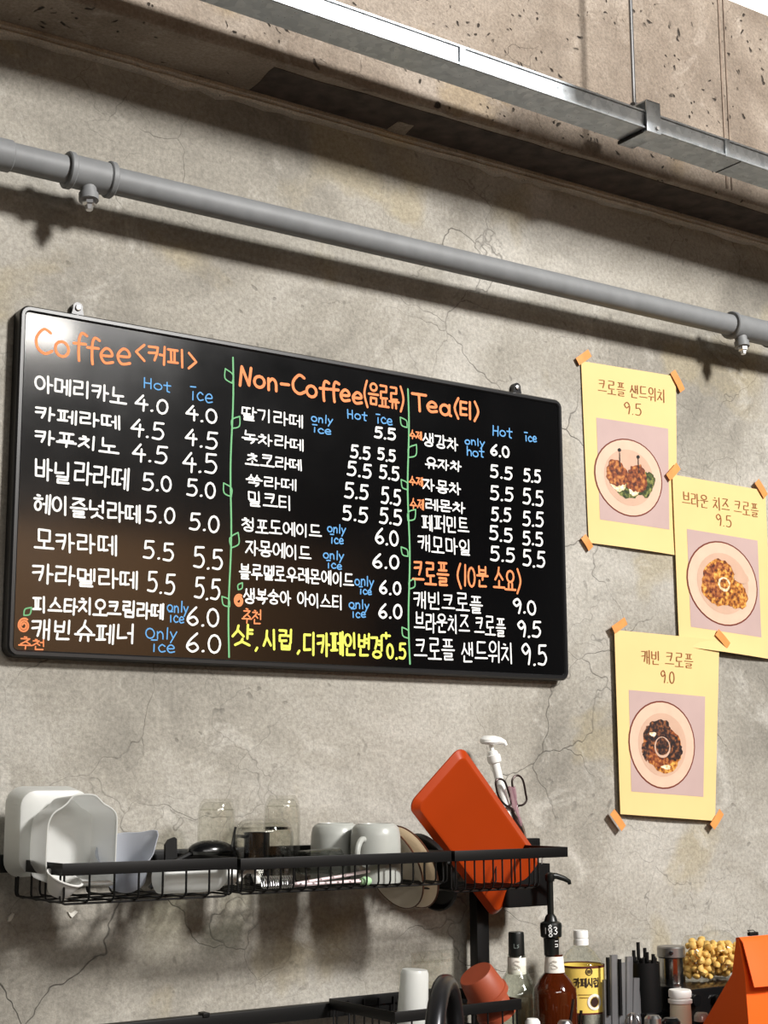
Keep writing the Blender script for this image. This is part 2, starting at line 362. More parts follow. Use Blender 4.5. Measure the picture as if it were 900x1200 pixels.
def hanger():
    x = at(763, 150, yF).x; z0 = zr(x)
    t = thing('raceway_hanger', 'steel hanger bracket on a threaded rod carrying the cable raceway', 'bracket', (x, -0.265, z0))
    hw = 0.020; top = z0 + 0.062
    mb = MB()
    mb.box((x - hw, yF - 0.009, z0 - 0.006), (x + hw, yF - 0.005, top), bev=0.0015)          # front strap
    mb.box((x - hw, yB + 0.002, z0 - 0.006), (x + hw, yB + 0.006, top), bev=0.0015)
    mb.box((x - hw, yF - 0.009, z0 - 0.007), (x + hw, yB + 0.006, z0 - 0.003), bev=0.0012)   # under strap
    mb.box((x - hw, yF - 0.009, top - 0.004), (x + hw, yB + 0.006, top), bev=0.0012)         # top plate
    mb.build('clamp', M_galv, t)
    MB().box((x - hw - 0.004, yF + 0.002, z0 - 0.0075), (x - hw, yB + 0.004, z0 - 0.001)).build('rubber_pad', mat('black_rubber', (22, 22, 22), 0.7), t)
    yc = -0.265
    rod = MB(); rod.tube([(x - 0.012, yc, z0 + 0.05), (x - 0.012, yc, 3.2), (x - 0.012, yc, 5.6)], 0.0048, 10)
    rod.build('threaded_rod', M_steel, t)
    nb = MB()
    for zz in (top, top - 0.016): nb.lathe([(0.0, 0), (0.010, 0), (0.010, 0.008), (0, 0.008)], T((x - 0.012, yc, zz)), 6)
    nb.build('nut', M_steel, t)
    MB().lathe([(0, 0), (0.004, 0), (0.004, 0.004), (0, 0.004)], axisM((x + 0.008, yF - 0.009, z0 + 0.004), (0, -1, 0)), 10).build('screw', M_steel, t)
hanger()
# lamp tube at the upper right
def lamp(name, label, P, Q, r, strength, color=(1, 0.95, 0.88)):
    t = thing(name, label, 'ceiling light', tuple((Vector(P) + Vector(Q)) / 2))
    d = Vector(Q) - Vector(P); mid = (Vector(P) + Vector(Q)) / 2
    m = bpy.data.materials.new('lamp_diffuser'); m.use_nodes = True; b = m.node_tree.nodes['Principled BSDF']
    b.inputs['Base Color'].default_value = (0.9, 0.9, 0.9, 1); b.inputs['Emission Color'].default_value = (*color, 1); b.inputs['Emission Strength'].default_value = strength
    MB().tube([P, mid, Q], r, 20).build('diffuser', m, t)
    hw = r * 0.8; M_ = mat('white_fixture', (230, 230, 228), 0.4)
    MB().box((P[0] - 0.01, P[1] - hw, P[2] + r * 0.6), (Q[0] + 0.01, P[1] + hw, P[2] + r * 0.6 + 0.04), bev=0.004).build('fixture_body', M_, t)
    for x in (P[0] + 0.1, Q[0] - 0.1): MB().tube([(x, P[1], P[2] + r), (x, P[1], 5.6)], 0.003, 8).build('suspension_cord', M_, t)
pl = at(858, -12, -0.62)
lamp('tube_light', 'glowing white tube light hanging at the top right corner', (pl.x - 0.03, pl.y, pl.z + 0.02), (pl.x + 1.2, pl.y, pl.z + 0.02), 0.035, 1.6)
lamp('tube_light', 'glowing tube light mirrored in the top left corner of the menu board', (0.32, -2.72, 3.13), (0.58, -2.72, 3.13), 0.036, 34)

# ------------------------------------------------------------------ stroke lettering
def circ(cx=.5, cy=.5, rx=.5, ry=.5, n=12, a0=PI / 2): return [(cx + rx * math.cos(a0 + 2 * PI * i / n), cy + ry * math.sin(a0 + 2 * PI * i / n)) for i in range(n + 1)]
def sm(*p): return [tuple(v)[:2] for v in catmull([(a, b, 0) for a, b in p], 4)]
JI = {
 'ㄱ': [[(0, .92), (.9, .95), (.84, .5), (.62, 0)]], 'ㄴ': [[(.08, 1), (.05, .1), (.95, .16)]], 'ㄷ': [[(.95, .95), (.06, .95), (.06, .06), (.98, .1)]],
 'ㄹ': [[(0, 1), (.9, 1), (.88, .54), (.06, .52), (.06, 0), (.98, .05)]], 'ㅁ': [[(.08, 1), (.1, .02), (.92, .02), (.92, .96), (.08, 1)]],
 'ㅂ': [[(.08, 1), (.1, .02), (.92, .02), (.95, 1)], [(.1, .52), (.92, .52)]], 'ㅅ': [[(.5, 1), (.4, .5), (0, 0)], [(.44, .6), (1, .04)]],
 'ㅇ': [circ(.5, .5, .48, .48)], 'ㅈ': [[(.02, .95), (.95, .97), (.5, .48), (0, 0)], [(.52, .5), (1, .02)]],
 'ㅊ': [[(.36, 1), (.62, .96)], [(.02, .74), (.95, .76), (.5, .36), (0, 0)], [(.5, .38), (1, .02)]],
 'ㅋ': [[(0, .92), (.9, .95), (.84, .5), (.62, 0)], [(.02, .48), (.84, .55)]], 'ㅌ': [[(.95, 1), (.06, 1), (.06, .02), (.98, .06)], [(.08, .52), (.9, .52)]],
 'ㅍ': [[(0, .95), (1, .97)], [(.3, .95), (.33, .05)], [(.68, .95), (.66, .05)], [(0, .03), (1, .06)]],
 'ㅎ': [[(.35, 1), (.65, .97)], [(.02, .76), (.98, .78)], circ(.5, .3, .36, .3)],
}
for d_, s_ in (('ㄸ', 'ㄷ'), ('ㅆ', 'ㅅ'), ('ㄲ', 'ㄱ'), ('ㅃ', 'ㅂ'), ('ㅉ', 'ㅈ')):
    JI[d_] = [[(x * .46, y) for x, y in st] for st in JI[s_]] + [[(x * .46 + .54, y) for x, y in st] for st in JI[s_]]
VO = {  # kind 'v' stands right of the first consonant, 'h' below it
 'ㅏ': ('v', [[(.35, 1), (.35, 0)], [(.35, .52), (1, .5)]]), 'ㅐ': ('v', [[(.2, .95), (.2, .05)], [(.8, 1), (.8, 0)], [(.2, .5), (.8, .5)]]),
 'ㅑ': ('v', [[(.35, 1), (.35, 0)], [(.35, .65), (1, .64)], [(.35, .38), (1, .37)]]),
 'ㅓ': ('v', [[(.7, 1), (.7, 0)], [(0, .52), (.7, .52)]]), 'ㅔ': ('v', [[(.45, .95), (.45, .05)], [(.9, 1), (.9, 0)], [(0, .5), (.45, .5)]]),
 'ㅕ': ('v', [[(.75, 1), (.75, 0)], [(0, .65), (.75, .65)], [(0, .4), (.75, .4)]]), 'ㅣ': ('v', [[(.5, 1), (.52, 0)]]),
 'ㅗ': ('h', [[(.5, 1), (.5, .1)], [(0, .08), (1, .1)]]), 'ㅜ': ('h', [[(0, .9), (1, .92)], [(.52, .9), (.5, 0)]]),
 'ㅛ': ('h', [[(.33, 1), (.33, .1)], [(.67, 1), (.67, .1)], [(0, .08), (1, .1)]]), 'ㅠ': ('h', [[(0, .9), (1, .92)], [(.33, .9), (.28, 0)], [(.67, .9), (.7, 0)]]),
 'ㅡ': ('h', [[(0, .5), (1, .54)]]), 'ㅟ': ('c', [[(0, .62), (1, .66)], [(.5, .62), (.46, 0)]]),
}
INI = 'ㄱㄲㄴㄷㄸㄹㅁㅂㅃㅅㅆㅇㅈㅉㅊㅋㅌㅍㅎ'
MED = 'ㅏㅐㅑㅒㅓㅔㅕㅖㅗㅘㅙㅚㅛㅜㅝㅞㅟㅠㅡㅢㅣ'
FIN = ['', 'ㄱ', 'ㄲ', 'ㄳ', 'ㄴ', 'ㄵ', 'ㄶ', 'ㄷ', 'ㄹ', 'ㄺ', 'ㄻ', 'ㄼ', 'ㄽ', 'ㄾ', 'ㄿ', 'ㅀ', 'ㅁ', 'ㅂ', 'ㅄ', 'ㅅ', 'ㅆ', 'ㅇ', 'ㅈ', 'ㅊ', 'ㅋ', 'ㅌ', 'ㅍ', 'ㅎ']
LA = {  # strokes in cap-height units, advance
 'C': ([sm((.78, .88), (.45, 1), (.1, .62), (.15, .2), (.5, 0), (.85, .15))], .9), 'c': ([sm((.62, .5), (.35, .64), (.08, .34), (.3, .02), (.66, .1))], .72),
 'o': ([circ(.36, .31, .33, .31)], .78), 'O': ([circ(.42, .45, .4, .45)], .92), 'f': ([sm((.66, .92), (.42, 1.0), (.3, .75), (.3, .2), (.34, -.12)), [(.05, .55), (.62, .58)]], .62),
 'e': ([sm((.08, .32), (.62, .36), (.56, .58), (.3, .64), (.06, .34), (.26, .03), (.68, .1))], .76), 'N': ([[(.08, 0), (.14, 1), (.62, .08), (.7, 1)]], .86),
 'n': ([[(.1, .6), (.1, 0)], sm((.1, .4), (.34, .62), (.56, .45), (.58, 0))], .72), '-': ([[(.1, .4), (.6, .42)]], .7), 'T': ([[(0, .98), (.85, 1)], [(.42, .98), (.42, 0)]], .8),
 'a': ([circ(.33, .3, .28, .3), [(.62, .62), (.62, .05), (.72, 0)]], .8), 'H': ([[(.1, 1), (.1, 0)], [(.65, 1), (.65, 0)], [(.1, .5), (.65, .5)]], .82),
 't': ([[(.3, .95), (.3, .06), (.5, .0)], [(.02, .62), (.6, .64)]], .62), 'I': ([[(.02, .98), (.5, 1)], [(.26, .62), (.26, .0)]], .52), 'i': ([[(.2, .6), (.2, 0)], [(.2, .82), (.2, .88)]], .42),
 'l': ([[(.2, 1), (.2, 0)]], .38), 'y': ([[(.06, .6), (.32, .06)], [(.62, .62), (.32, .06), (.1, -.34)]], .68), 'h': ([[(.1, 1), (.1, 0)], sm((.1, .4), (.34, .62), (.56, .45), (.58, 0))], .72),
 '0': ([circ(.33, .48, .31, .48)], .8), '1': ([[(.25, 1), (.25, 0)]], .5), '3': ([sm((.08, .9), (.4, 1), (.62, .78), (.3, .55), (.66, .3), (.4, 0), (.04, .1))], .74),
 '4': ([[(.46, 1), (.04, .42), (.72, .44)], [(.52, .72), (.5, 0)]], .8), '5': ([[(.16, 1), (.12, .58)] + sm((.12, .58), (.46, .64), (.66, .36), (.46, .04), (.04, .06))[1:], [(.16, 1), (.66, 1.02)]], .78),
 '6': ([sm((.58, 1), (.2, .6), (.06, .24), (.34, 0), (.64, .2), (.44, .46), (.1, .32))], .76), '8': ([sm((.5, .95), (.15, .8), (.34, .55), (.66, .25), (.36, 0), (.06, .25), (.4, .55), (.6, .8), (.4, 1))], .74),
 '9': ([sm((.6, .78), (.36, 1), (.06, .76), (.3, .5), (.6, .72), (.6, .4), (.5, 0))], .74), '.': ([[(.1, .02), (.16, .04)]], .34), ',': ([[(.16, .08), (.06, -.2)]], .36),
 '+': ([[(.05, .5), (.6, .5)], [(.32, .76), (.32, .24)]], .7), '(': ([sm((.4, 1.1), (.12, .5), (.42, -.12))], .5), ')': ([sm((.08, 1.1), (.38, .5), (.06, -.12))], .5),
 '<': ([[(.5, .95), (.04, .48), (.5, .02)]], .62), '>': ([[(.06, .95), (.5, .48), (.06, .02)]], .62), ' ': ([], .42),
}
def boxed(strokes, x0, y0, x1, y1): return [[(x0 + (x1 - x0) * a, y0 + (y1 - y0) * b) for a, b in st] for st in strokes]
def syllable(ch):
    k = ord(ch) - 0xAC00; i, v, f = INI[k // 588], MED[(k % 588) // 28], FIN[k % 28]
    kind, vs = VO[v]; y0 = .36 if f else 0.0; out = []
    if kind == 'v':
        dbl = v in 'ㅐㅔ'; xi = .50 if dbl else .56
        out += boxed(JI[i], .02, y0 + (.16 if not f else .05), xi, .94); out += boxed(vs, xi + .06, y0 - (.02 if f else 0), .98, 1.0)
    elif kind == 'h':
        hv = .34 if not f else .22
        out += boxed(JI[i], .14, y0 + hv + .06, .84, 1.0); out += boxed(vs, 0, y0, 1, y0 + hv)
    else:
        out += boxed(JI[i], .06, .48, .60, 1.0); out += boxed(vs, 0, .02, .68, .46); out += boxed(VO['ㅣ'][1], .74, 0, .94, 1.0)
    if f: out += boxed(JI[f], .16, 0, .86, .30)
    return out
def layout(text, jit, r):
    """strokes in units of text height, total advance"""
    x = 0; out = []
    for ch in text:
        if '가' <= ch <= '힣': st, adv = syllable(ch), 1.0; pad = .12
        else: st, adv = LA[ch]; pad = .06
        dy = r.uniform(-jit, jit); sl = r.uniform(-jit, jit); k = 1 + r.uniform(-jit, jit)
        out += [[(x + a * k + sl * b, b * k + dy) for a, b in s_] for s_ in st]
        x += adv + pad
    return out, x - 0.1
LIFT = [0]
def ribbon(mb, pts, wd, f3_, nib=None):
    """marker stroke: flat quads with round ends, mapped to 3-D by f3; each piece lies a few microns higher than the last, as wet ink does"""
    def f3(a, b):
        p = f3_(a, b); return Vector((p.x, p.y - 4e-6 * (LIFT[0] % 48), p.z))
    for i in range(len(pts) - 1):
        a, b = Vector(pts[i]), Vector(pts[i + 1]); d = b - a
        if d.length < 1e-7: continue
        h = wd / 2 * (1 if nib is None else (nib + (1 - nib) * abs(d.normalized().y)))
        n_ = Vector((-d.y, d.x)).normalized() * h
        q = [a + n_, a - n_, b - n_, b + n_]; LIFT[0] += 1; mb.add([f3(*v) for v in q], [(0, 1, 2, 3)])
    h = wd / 2 * (1 if nib is None else nib)
    for p in pts:
        LIFT[0] += 1
        mb.add([f3(p[0] + h * math.cos(k * PI / 4), p[1] + h * math.sin(k * PI / 4)) for k in range(8)], [tuple(range(8))])

# ------------------------------------------------------------------ the menu board
BX0, BX1, BZ0, BZ1 = -0.608, 0.600, 1.709, 2.306
yb = -0.030; YW = yb + 0.0038
TR = random.Random(4)
M_white = mat('white_marker', (244, 244, 240), 0.7); M_orange = mat('orange_marker', (240, 140, 84), 0.7, noise=0.12, nscale=30)
M_blue = mat('blue_marker', (92, 158, 214), 0.7); M_yellow = mat('yellow_marker', (232, 236, 92), 0.7); M_green = mat('green_marker', (110, 178, 122), 0.7)
def slope(px, py):
    P = at(px, py, yb); a = proj(P); b = proj(P + Vector((0.05, 0, 0))); return (b[1] - a[1]) / (b[0] - a[0])
def write(mb, text, x0, x1, yt, ybm, wpx=3.0, jit=0.045):
    xm, ym = (x0 + x1) / 2, (yt + ybm) / 2; s = slope(xm, ym); k = sc(xm, ym, yb)
    hpx = max(7.0, (ybm - yt) - s * (x1 - x0))
    L_, R_ = at(x0, ym - s * (xm - x0), yb).x, at(x1, ym + s * (x1 - xm), yb).x; zc = at(xm, ym, yb).z
    st, adv = layout(text, jit, TR); h = hpx / k; kx = (R_ - L_) / adv
    for q in st: ribbon(mb, [(L_ + a * kx, zc - h / 2 + b * h) for a, b in q], wpx / k, lambda a, b: Vector((a, YW, b)))
PRICE = []
def board():
    t = thing('menu_board', 'long black marker menu board with handwritten drinks list hung on the wall', 'menu board', (0, yb, 1.7125))
    x0, x1, z0, z1 = BX0, BX1, BZ0, BZ1
    pm = mat('glossy_black_board', (9, 9, 10), 0.09, spec=1.0, ior=1.52)
    nt = pm.node_tree; b = nt.nodes['Principled BSDF']; tc = nt.nodes.new('ShaderNodeTexCoord'); nz = nt.nodes.new('ShaderNodeTexNoise')
    nz.inputs['Scale'].default_value = 5; nz.inputs['Detail'].default_value = 6; mr = nt.nodes.new('ShaderNodeMapRange'); mr.inputs[3].default_value = 0.05; mr.inputs[4].default_value = 0.16
    nt.links.new(tc.outputs['Object'], nz.inputs['Vector']); nt.links.new(nz.outputs['Fac'], mr.inputs[0]); nt.links.new(mr.outputs[0], b.inputs['Roughness'])
    MB().box((x0 + 0.006, YW + 0.0004, z0 + 0.006), (x1 - 0.006, -0.004, z1 - 0.006)).build('writing_panel', pm, t)
    fm = mat('black_frame', (26, 26, 27), 0.32, spec=0.5)
    # mitred, round-cornered frame
    fr = MB(); prof = [(0.000, -0.001), (0.000, yb + 0.004), (0.003, yb), (0.0085, yb), (0.011, yb + 0.003), (0.011, -0.004)]
    rings = []
    W, H, cx, cz = x1 - x0, z1 - z0, (x0 + x1) / 2, (z0 + z1) / 2
    for ins, yy in prof: rings.append([Vector((cx + a, yy, cz + c)) for a, c in rrect(W - 2 * ins, H - 2 * ins, max(0.004, 0.018 - ins), 5)])
    fr.loft(rings + [rings[0]]); fr.build('frame', fm, t)
    for px, py in ((93, 372), (609, 465)):
        x = at(px, py, -0.02).x
        mb = MB(); out = [(0.0135, -0.012), (0.0115, 0.004), (0.009, 0.014)] + [(0.0095 * math.cos(a), 0.017 + 0.0095 * math.sin(a)) for a in (0.3, 0.8, 1.3, 1.8, 2.3, 2.8)] + [(-0.009, 0.014), (-0.0115, 0.004), (-0.0135, -0.012)]
        mb.loft([[Vector((x + a, yy, z1 + c)) for a, c in out] for yy in (-0.0005, -0.013)], True, True)
        br = mb.build('hanging_bracket', fm, t)
        MB().lathe([(0, 0), (0.0058, 0), (0.0050, 0.003), (0, 0.0042)], axisM((x, -0.013, z1 + 0.016), (0, -1, 0)), 14).build('screw', M_steel, br)
    # --- coffee column
    W_ = write
    hd = MB(); W_(hd, 'Coffee', 42, 154, 382, 430, 3.4); hd.build('heading_lettering', M_orange, t, smooth=0, normals=False); hd = MB(); W_(hd, '<커피>', 160, 233, 401, 434, 3.0); hd.build('heading_lettering', M_orange, t, smooth=0, normals=False)
    it = MB(); pr = MB()
    for tx, a, b_, c, d in (('아메리카노', 42, 150, 439, 474), ('카페라떼', 42, 143, 474, 504), ('카푸치노', 42, 140, 502, 531), ('바닐라라떼', 42, 152, 536, 574), ('헤이즐넛라떼', 40, 167, 578, 613),
                            ('모카라떼', 42, 138, 620, 651), ('카라멜라떼', 39, 164, 660, 691), ('피스타치오크림라떼', 40, 193, 698, 726), ('캐빈슈페너', 38, 160, 725, 755)): W_(it, tx, a, b_, c, d, 2.7)
    for tx, a, b_, c, d in (('4.0', 159, 200, 461, 485), ('4.0', 219, 257, 475, 497), ('4.5', 154, 194, 490, 515), ('4.5', 218, 256, 502, 526), ('4.5', 156, 198, 518, 544), ('4.5', 215, 256, 529, 556),
                            ('5.0', 168, 204, 554, 577), ('5.0', 220, 255, 561, 584), ('5.0', 172, 207, 592, 614), ('5.0', 223, 259, 601, 624), ('5.5', 169, 206, 633, 657), ('5.5', 228, 263, 642, 668),
                            ('5.5', 174, 206, 671, 696), ('5.5', 229, 259, 678, 703), ('6.0', 220, 259, 712, 735), ('6.0', 219, 261, 742, 765)): W_(pr, tx, a, b_, c, d, 2.6)
    it.build('coffee_item_lettering', M_white, t, smooth=0, normals=False); pr.build('coffee_price_lettering', M_white, t, smooth=0, normals=False)
    bl = MB()
    for tx, a, b_, c, d in (('Hot', 169, 201, 442, 459), ('Ice', 224, 250, 452, 472), ('only', 197, 222, 704, 718), ('Ice', 199, 217, 717, 730), ('Only', 172, 208, 734, 749), ('Ice', 178, 206, 750, 765),
                            ('Hot', 408, 431, 479, 493), ('Ice', 442, 461, 484, 498), ('only', 366, 391, 484, 497), ('Ice', 367, 389, 497, 509), ('only', 385, 406, 613, 625), ('Ice', 388, 404, 626, 638),
                            ('only', 380, 404, 644, 656), ('Ice', 384, 402, 656, 667), ('only', 417, 439, 674, 687), ('Ice', 422, 437, 687, 697), ('only', 410, 434, 702, 714), ('Ice', 413, 430, 713, 724),
                            ('Hot', 578, 601, 498, 513), ('Ice', 616, 630, 506, 518), ('only', 546, 569, 511, 523), ('hot', 548, 568, 523, 536)): W_(bl, tx, a, b_, c, d, 1.6)
    bl.build('blue_lettering', M_blue, t, smooth=0, normals=False)
    # --- non-coffee column
    hd = MB(); W_(hd, 'Non-Coffee', 281, 426, 428, 474, 3.6); hd.build('heading_lettering', M_orange, t, smooth=0, normals=False); hd = MB(); W_(hd, '(음료류)', 427, 475, 447, 480, 2.8)
    hd.build('heading_lettering', M_orange, t, smooth=0, normals=False); hd = MB(); W_(hd, 'Tea', 485, 530, 460, 487, 3.4); hd.build('heading_lettering', M_orange, t, smooth=0, normals=False); hd = MB(); W_(hd, '(티)', 532, 563, 467, 492, 3.2); hd.build('heading_lettering', M_orange, t, smooth=0, normals=False); hd = MB(); W_(hd, '크로플', 485, 527, 656, 686, 2.8); hd.build('heading_lettering', M_orange, t, smooth=0, normals=False); hd = MB(); W_(hd, '(10분 소요)', 536, 612, 662, 692, 2.6)
    hd.build('heading_lettering', M_orange, t, smooth=0, normals=False)
    it = MB(); pr = MB()
    for tx, a, b_, c, d in (('딸기라떼', 284, 357, 475, 501), ('녹차라떼', 285, 358, 504, 528), ('초코라떼', 289, 356, 530, 552), ('쑥라떼', 290, 349, 555, 575), ('밀크티', 292, 344, 575, 598), ('청포도에이드', 285, 378, 606, 631),
                            ('자몽에이드', 289, 366, 633, 657), ('블루멜로우레몬에이드', 282, 416, 660, 688), ('생복숭아 아이스티', 287, 403, 689, 714)): W_(it, tx, a, b_, c, d, 2.05)
    for tx, a, b_, c, d in (('5.5', 440, 465, 500, 516), ('5.5', 412, 435, 522, 539), ('5.5', 444, 465, 525, 541), ('5.5', 408, 437, 540, 560), ('5.5', 446, 469, 545, 563), ('5.5', 405, 433, 566, 586), ('5.5', 448, 471, 571, 592),
                            ('5.5', 403, 432, 592, 612), ('5.5', 446, 472, 595, 615), ('6.0', 441, 469, 619, 639), ('6.0', 438, 470, 648, 667), ('6.0', 446, 472, 680, 697), ('6.0', 445, 473, 707, 725)): W_(pr, tx, a, b_, c, d, 2.7)
    it.build('non_coffee_item_lettering', M_white, t, smooth=0, normals=False); pr.build('non_coffee_price_lettering', M_white, t, smooth=0, normals=False)
    ye = MB()
    for tx, a, b_, c, d in (('샷', 273, 297, 732, 757), (',', 300, 305, 748, 760), ('시럽', 310, 344, 736, 761), (',', 349, 355, 752, 764), ('디카페인변경', 357, 450, 740, 771), ('+', 449, 459, 739, 751), ('0.5', 455, 477, 754, 772)): W_(ye, tx, a, b_, c, d, 3.0)
    ye.build('yellow_lettering', M_yellow, t, smooth=0, normals=False)
    # --- tea and croffle column
    it = MB(); pr = MB(); sm_ = MB()
    for tx, a, b_, c, d in (('생강차', 497, 538, 507, 528), ('유자차', 500, 542, 535, 553), ('자몽차', 497, 542, 560, 580), ('레몬차', 500, 546, 584, 602), ('페퍼민트', 496, 551, 602, 627), ('캐모마일', 491, 554, 626, 651),
                            ('캐빈크로플', 486, 567, 692, 718), ('브라운치즈 크로플', 487, 594, 717, 746), ('크로플 샌드위치', 487, 603, 748, 778)): W_(it, tx, a, b_, c, d, 2.0)
    for tx, a, b_, c, d in (('6.0', 576, 599, 520, 536), ('5.5', 576, 602, 544, 562), ('5.5', 615, 635, 549, 566), ('5.5', 576, 603, 569, 588), ('5.5', 614, 638, 573, 593), ('5.5', 577, 600, 594, 612), ('5.5', 614, 638, 599, 618),
                            ('5.5', 575, 602, 617, 635), ('5.5', 614, 638, 622, 640), ('5.5', 576, 605, 640, 659), ('5.5', 614, 640, 645, 665), ('9.0', 602, 631, 701, 720), ('9.5', 608, 635, 728, 747), ('9.5', 613, 643, 755, 780)): W_(pr, tx, a, b_, c, d, 2.6)
    it.build('tea_item_lettering', M_white, t, smooth=0, normals=False); pr.build('tea_price_lettering', M_white, t, smooth=0, normals=False)
    for tx, a, b_, c, d in (('수제', 481, 496, 503, 515), ('수제', 481, 497, 558, 570), ('수제', 482, 498, 583, 597), ('추천', 23, 55, 747, 762), ('추천', 285, 308, 714, 732)):
        sm_ = MB(); W_(sm_, tx, a, b_, c, d, 1.7); sm_.build('small_orange_lettering', M_orange, t, smooth=0, normals=False)
    def px3(px, py): return at(px, py, YW)
    for cx, cy, r_ in ((28, 733, 7.5), (280, 704, 6.5)):
        k = sc(cx, cy, yb); c = px3(cx, cy)
        sp = [(c.x + r_ / k * (1 - 0.75 * i / 40) * math.cos(1.0 + i * 0.36), c.z + r_ * 1.15 / k * (1 - 0.75 * i / 40) * math.sin(1.0 + i * 0.36)) for i in range(41)]
        sm_ = MB(); ribbon(sm_, sp, 2.2 / k, lambda a, b: Vector((a, YW, b))); sm_.build('rose_drawing', M_orange, t, smooth=0, normals=False)
    # --- vines between the columns
    def leaf(mb, px, py, tx, ty, k):
        a, b_ = px3(px, py), px3(tx, ty); A, B = Vector((a.x, a.z)), Vector((b_.x, b_.z)); d = B - A; n_ = Vector((-d.y, d.x)) * 0.32
        ribbon(mb, [tuple(v)[:2] for v in catmull([(*A, 0), (*(A + d * .45 + n_), 0), (*B, 0)], 4)], 1.6 / k, lambda a, b: Vector((a, YW, b)))
        ribbon(mb, [tuple(v)[:2] for v in catmull([(*A, 0), (*(A + d * .45 - n_), 0), (*B, 0)], 4)], 1.6 / k, lambda a, b: Vector((a, YW, b)))
    for (xa, ya, xb, yb2), leaves in (((273, 419, 268, 770), ((272, 449, 264, 432), (272, 502, 281, 488), (271, 582, 262, 566), (271, 642, 279, 624), (269, 711, 260, 699), (28, 721, 37, 712), (279, 691, 284, 683))),
                                      ((478, 456, 480, 778), ((477, 501, 469, 489), (479, 536, 488, 521), (478, 574, 470, 562), (478, 610, 487, 597), (478, 652, 470, 641), (480, 690, 486, 678), (479, 748, 471, 735)))):
        mb = MB(); k = sc((xa + xb) / 2, 600, yb); pts = []
        for i in range(25):
            f = i / 24; p = px3(xa + (xb - xa) * f + 1.0 * math.sin(f * 13), ya + (yb2 - ya) * f); pts.append((p.x, p.z))
        ribbon(mb, pts, 2.2 / k, lambda a, b: Vector((a, YW, b)))
        for lf in leaves:
            if lf[0] in (28, 279): m2_ = MB(); leaf(m2_, *lf, k); m2_.build('leaf_drawing', M_green, t, smooth=0, normals=False)
            else: leaf(mb, *lf, k)
        mb.build('vine_drawing', M_green, t, smooth=0, normals=False)
board()

# ------------------------------------------------------------------ three posters
M_paper = mat('yellow_paper', (228, 198, 136), 0.75, noise=0.03, nscale=8)
M_tape = mat('orange_tape', (226, 150, 84), 0.4, noise=0.1, nscale=40)
M_ink = mat('brown_ink', (138, 84, 40), 0.7, noise=0.25, nscale=18)
M_print = mat('printed_table', (188, 162, 156), 0.6, noise=0.05, nscale=10)
M_plate = mat('printed_plate', (220, 186, 162), 0.6, noise=0.05, nscale=30); M_rim = mat('printed_rim', (108, 44, 26), 0.6)
M_well = mat('printed_plate_well', (204, 168, 144), 0.6, noise=0.06, nscale=25)
def food_mat(name, a, b, c, s=110):
    m = mat(name, b, 0.6); nt = m.node_tree; bs = nt.nodes['Principled BSDF']; tc = nt.nodes.new('ShaderNodeTexCoord'); n_ = nt.nodes.new('ShaderNodeTexNoise')
    n_.inputs['Scale'].default_value = s; n_.inputs['Detail'].default_value = 6; nt.links.new(tc.outputs['Object'], n_.inputs['Vector'])
    r = nt.nodes.new('ShaderNodeValToRGB'); r.color_ramp.elements[0].position = .36; r.color_ramp.elements[0].color = lin(a); r.color_ramp.elements[1].position = .66; r.color_ramp.elements[1].color = lin(c)
    e = r.color_ramp.elements.new(.5); e.color = lin(b); nt.links.new(n_.outputs['Fac'], r.inputs['Fac']); nt.links.new(r.outputs['Color'], bs.inputs['Base Color']); return m
F_toast = food_mat('printed_toast', (70, 26, 12), (136, 66, 28), (196, 128, 64)); F_gold = food_mat('printed_golden_crust', (92, 42, 10), (176, 104, 34), (232, 178, 84))
F_choc = food_mat('printed_chocolate', (20, 12, 12), (52, 28, 22), (150, 90, 50)); F_leaf = food_mat('printed_salad', (34, 44, 16), (74, 84, 34), (150, 150, 80))
F_cream = food_mat('printed_cream', (210, 170, 110), (236, 214, 176), (250, 240, 222)); F_black = mat('printed_black', (22, 18, 18), 0.6)
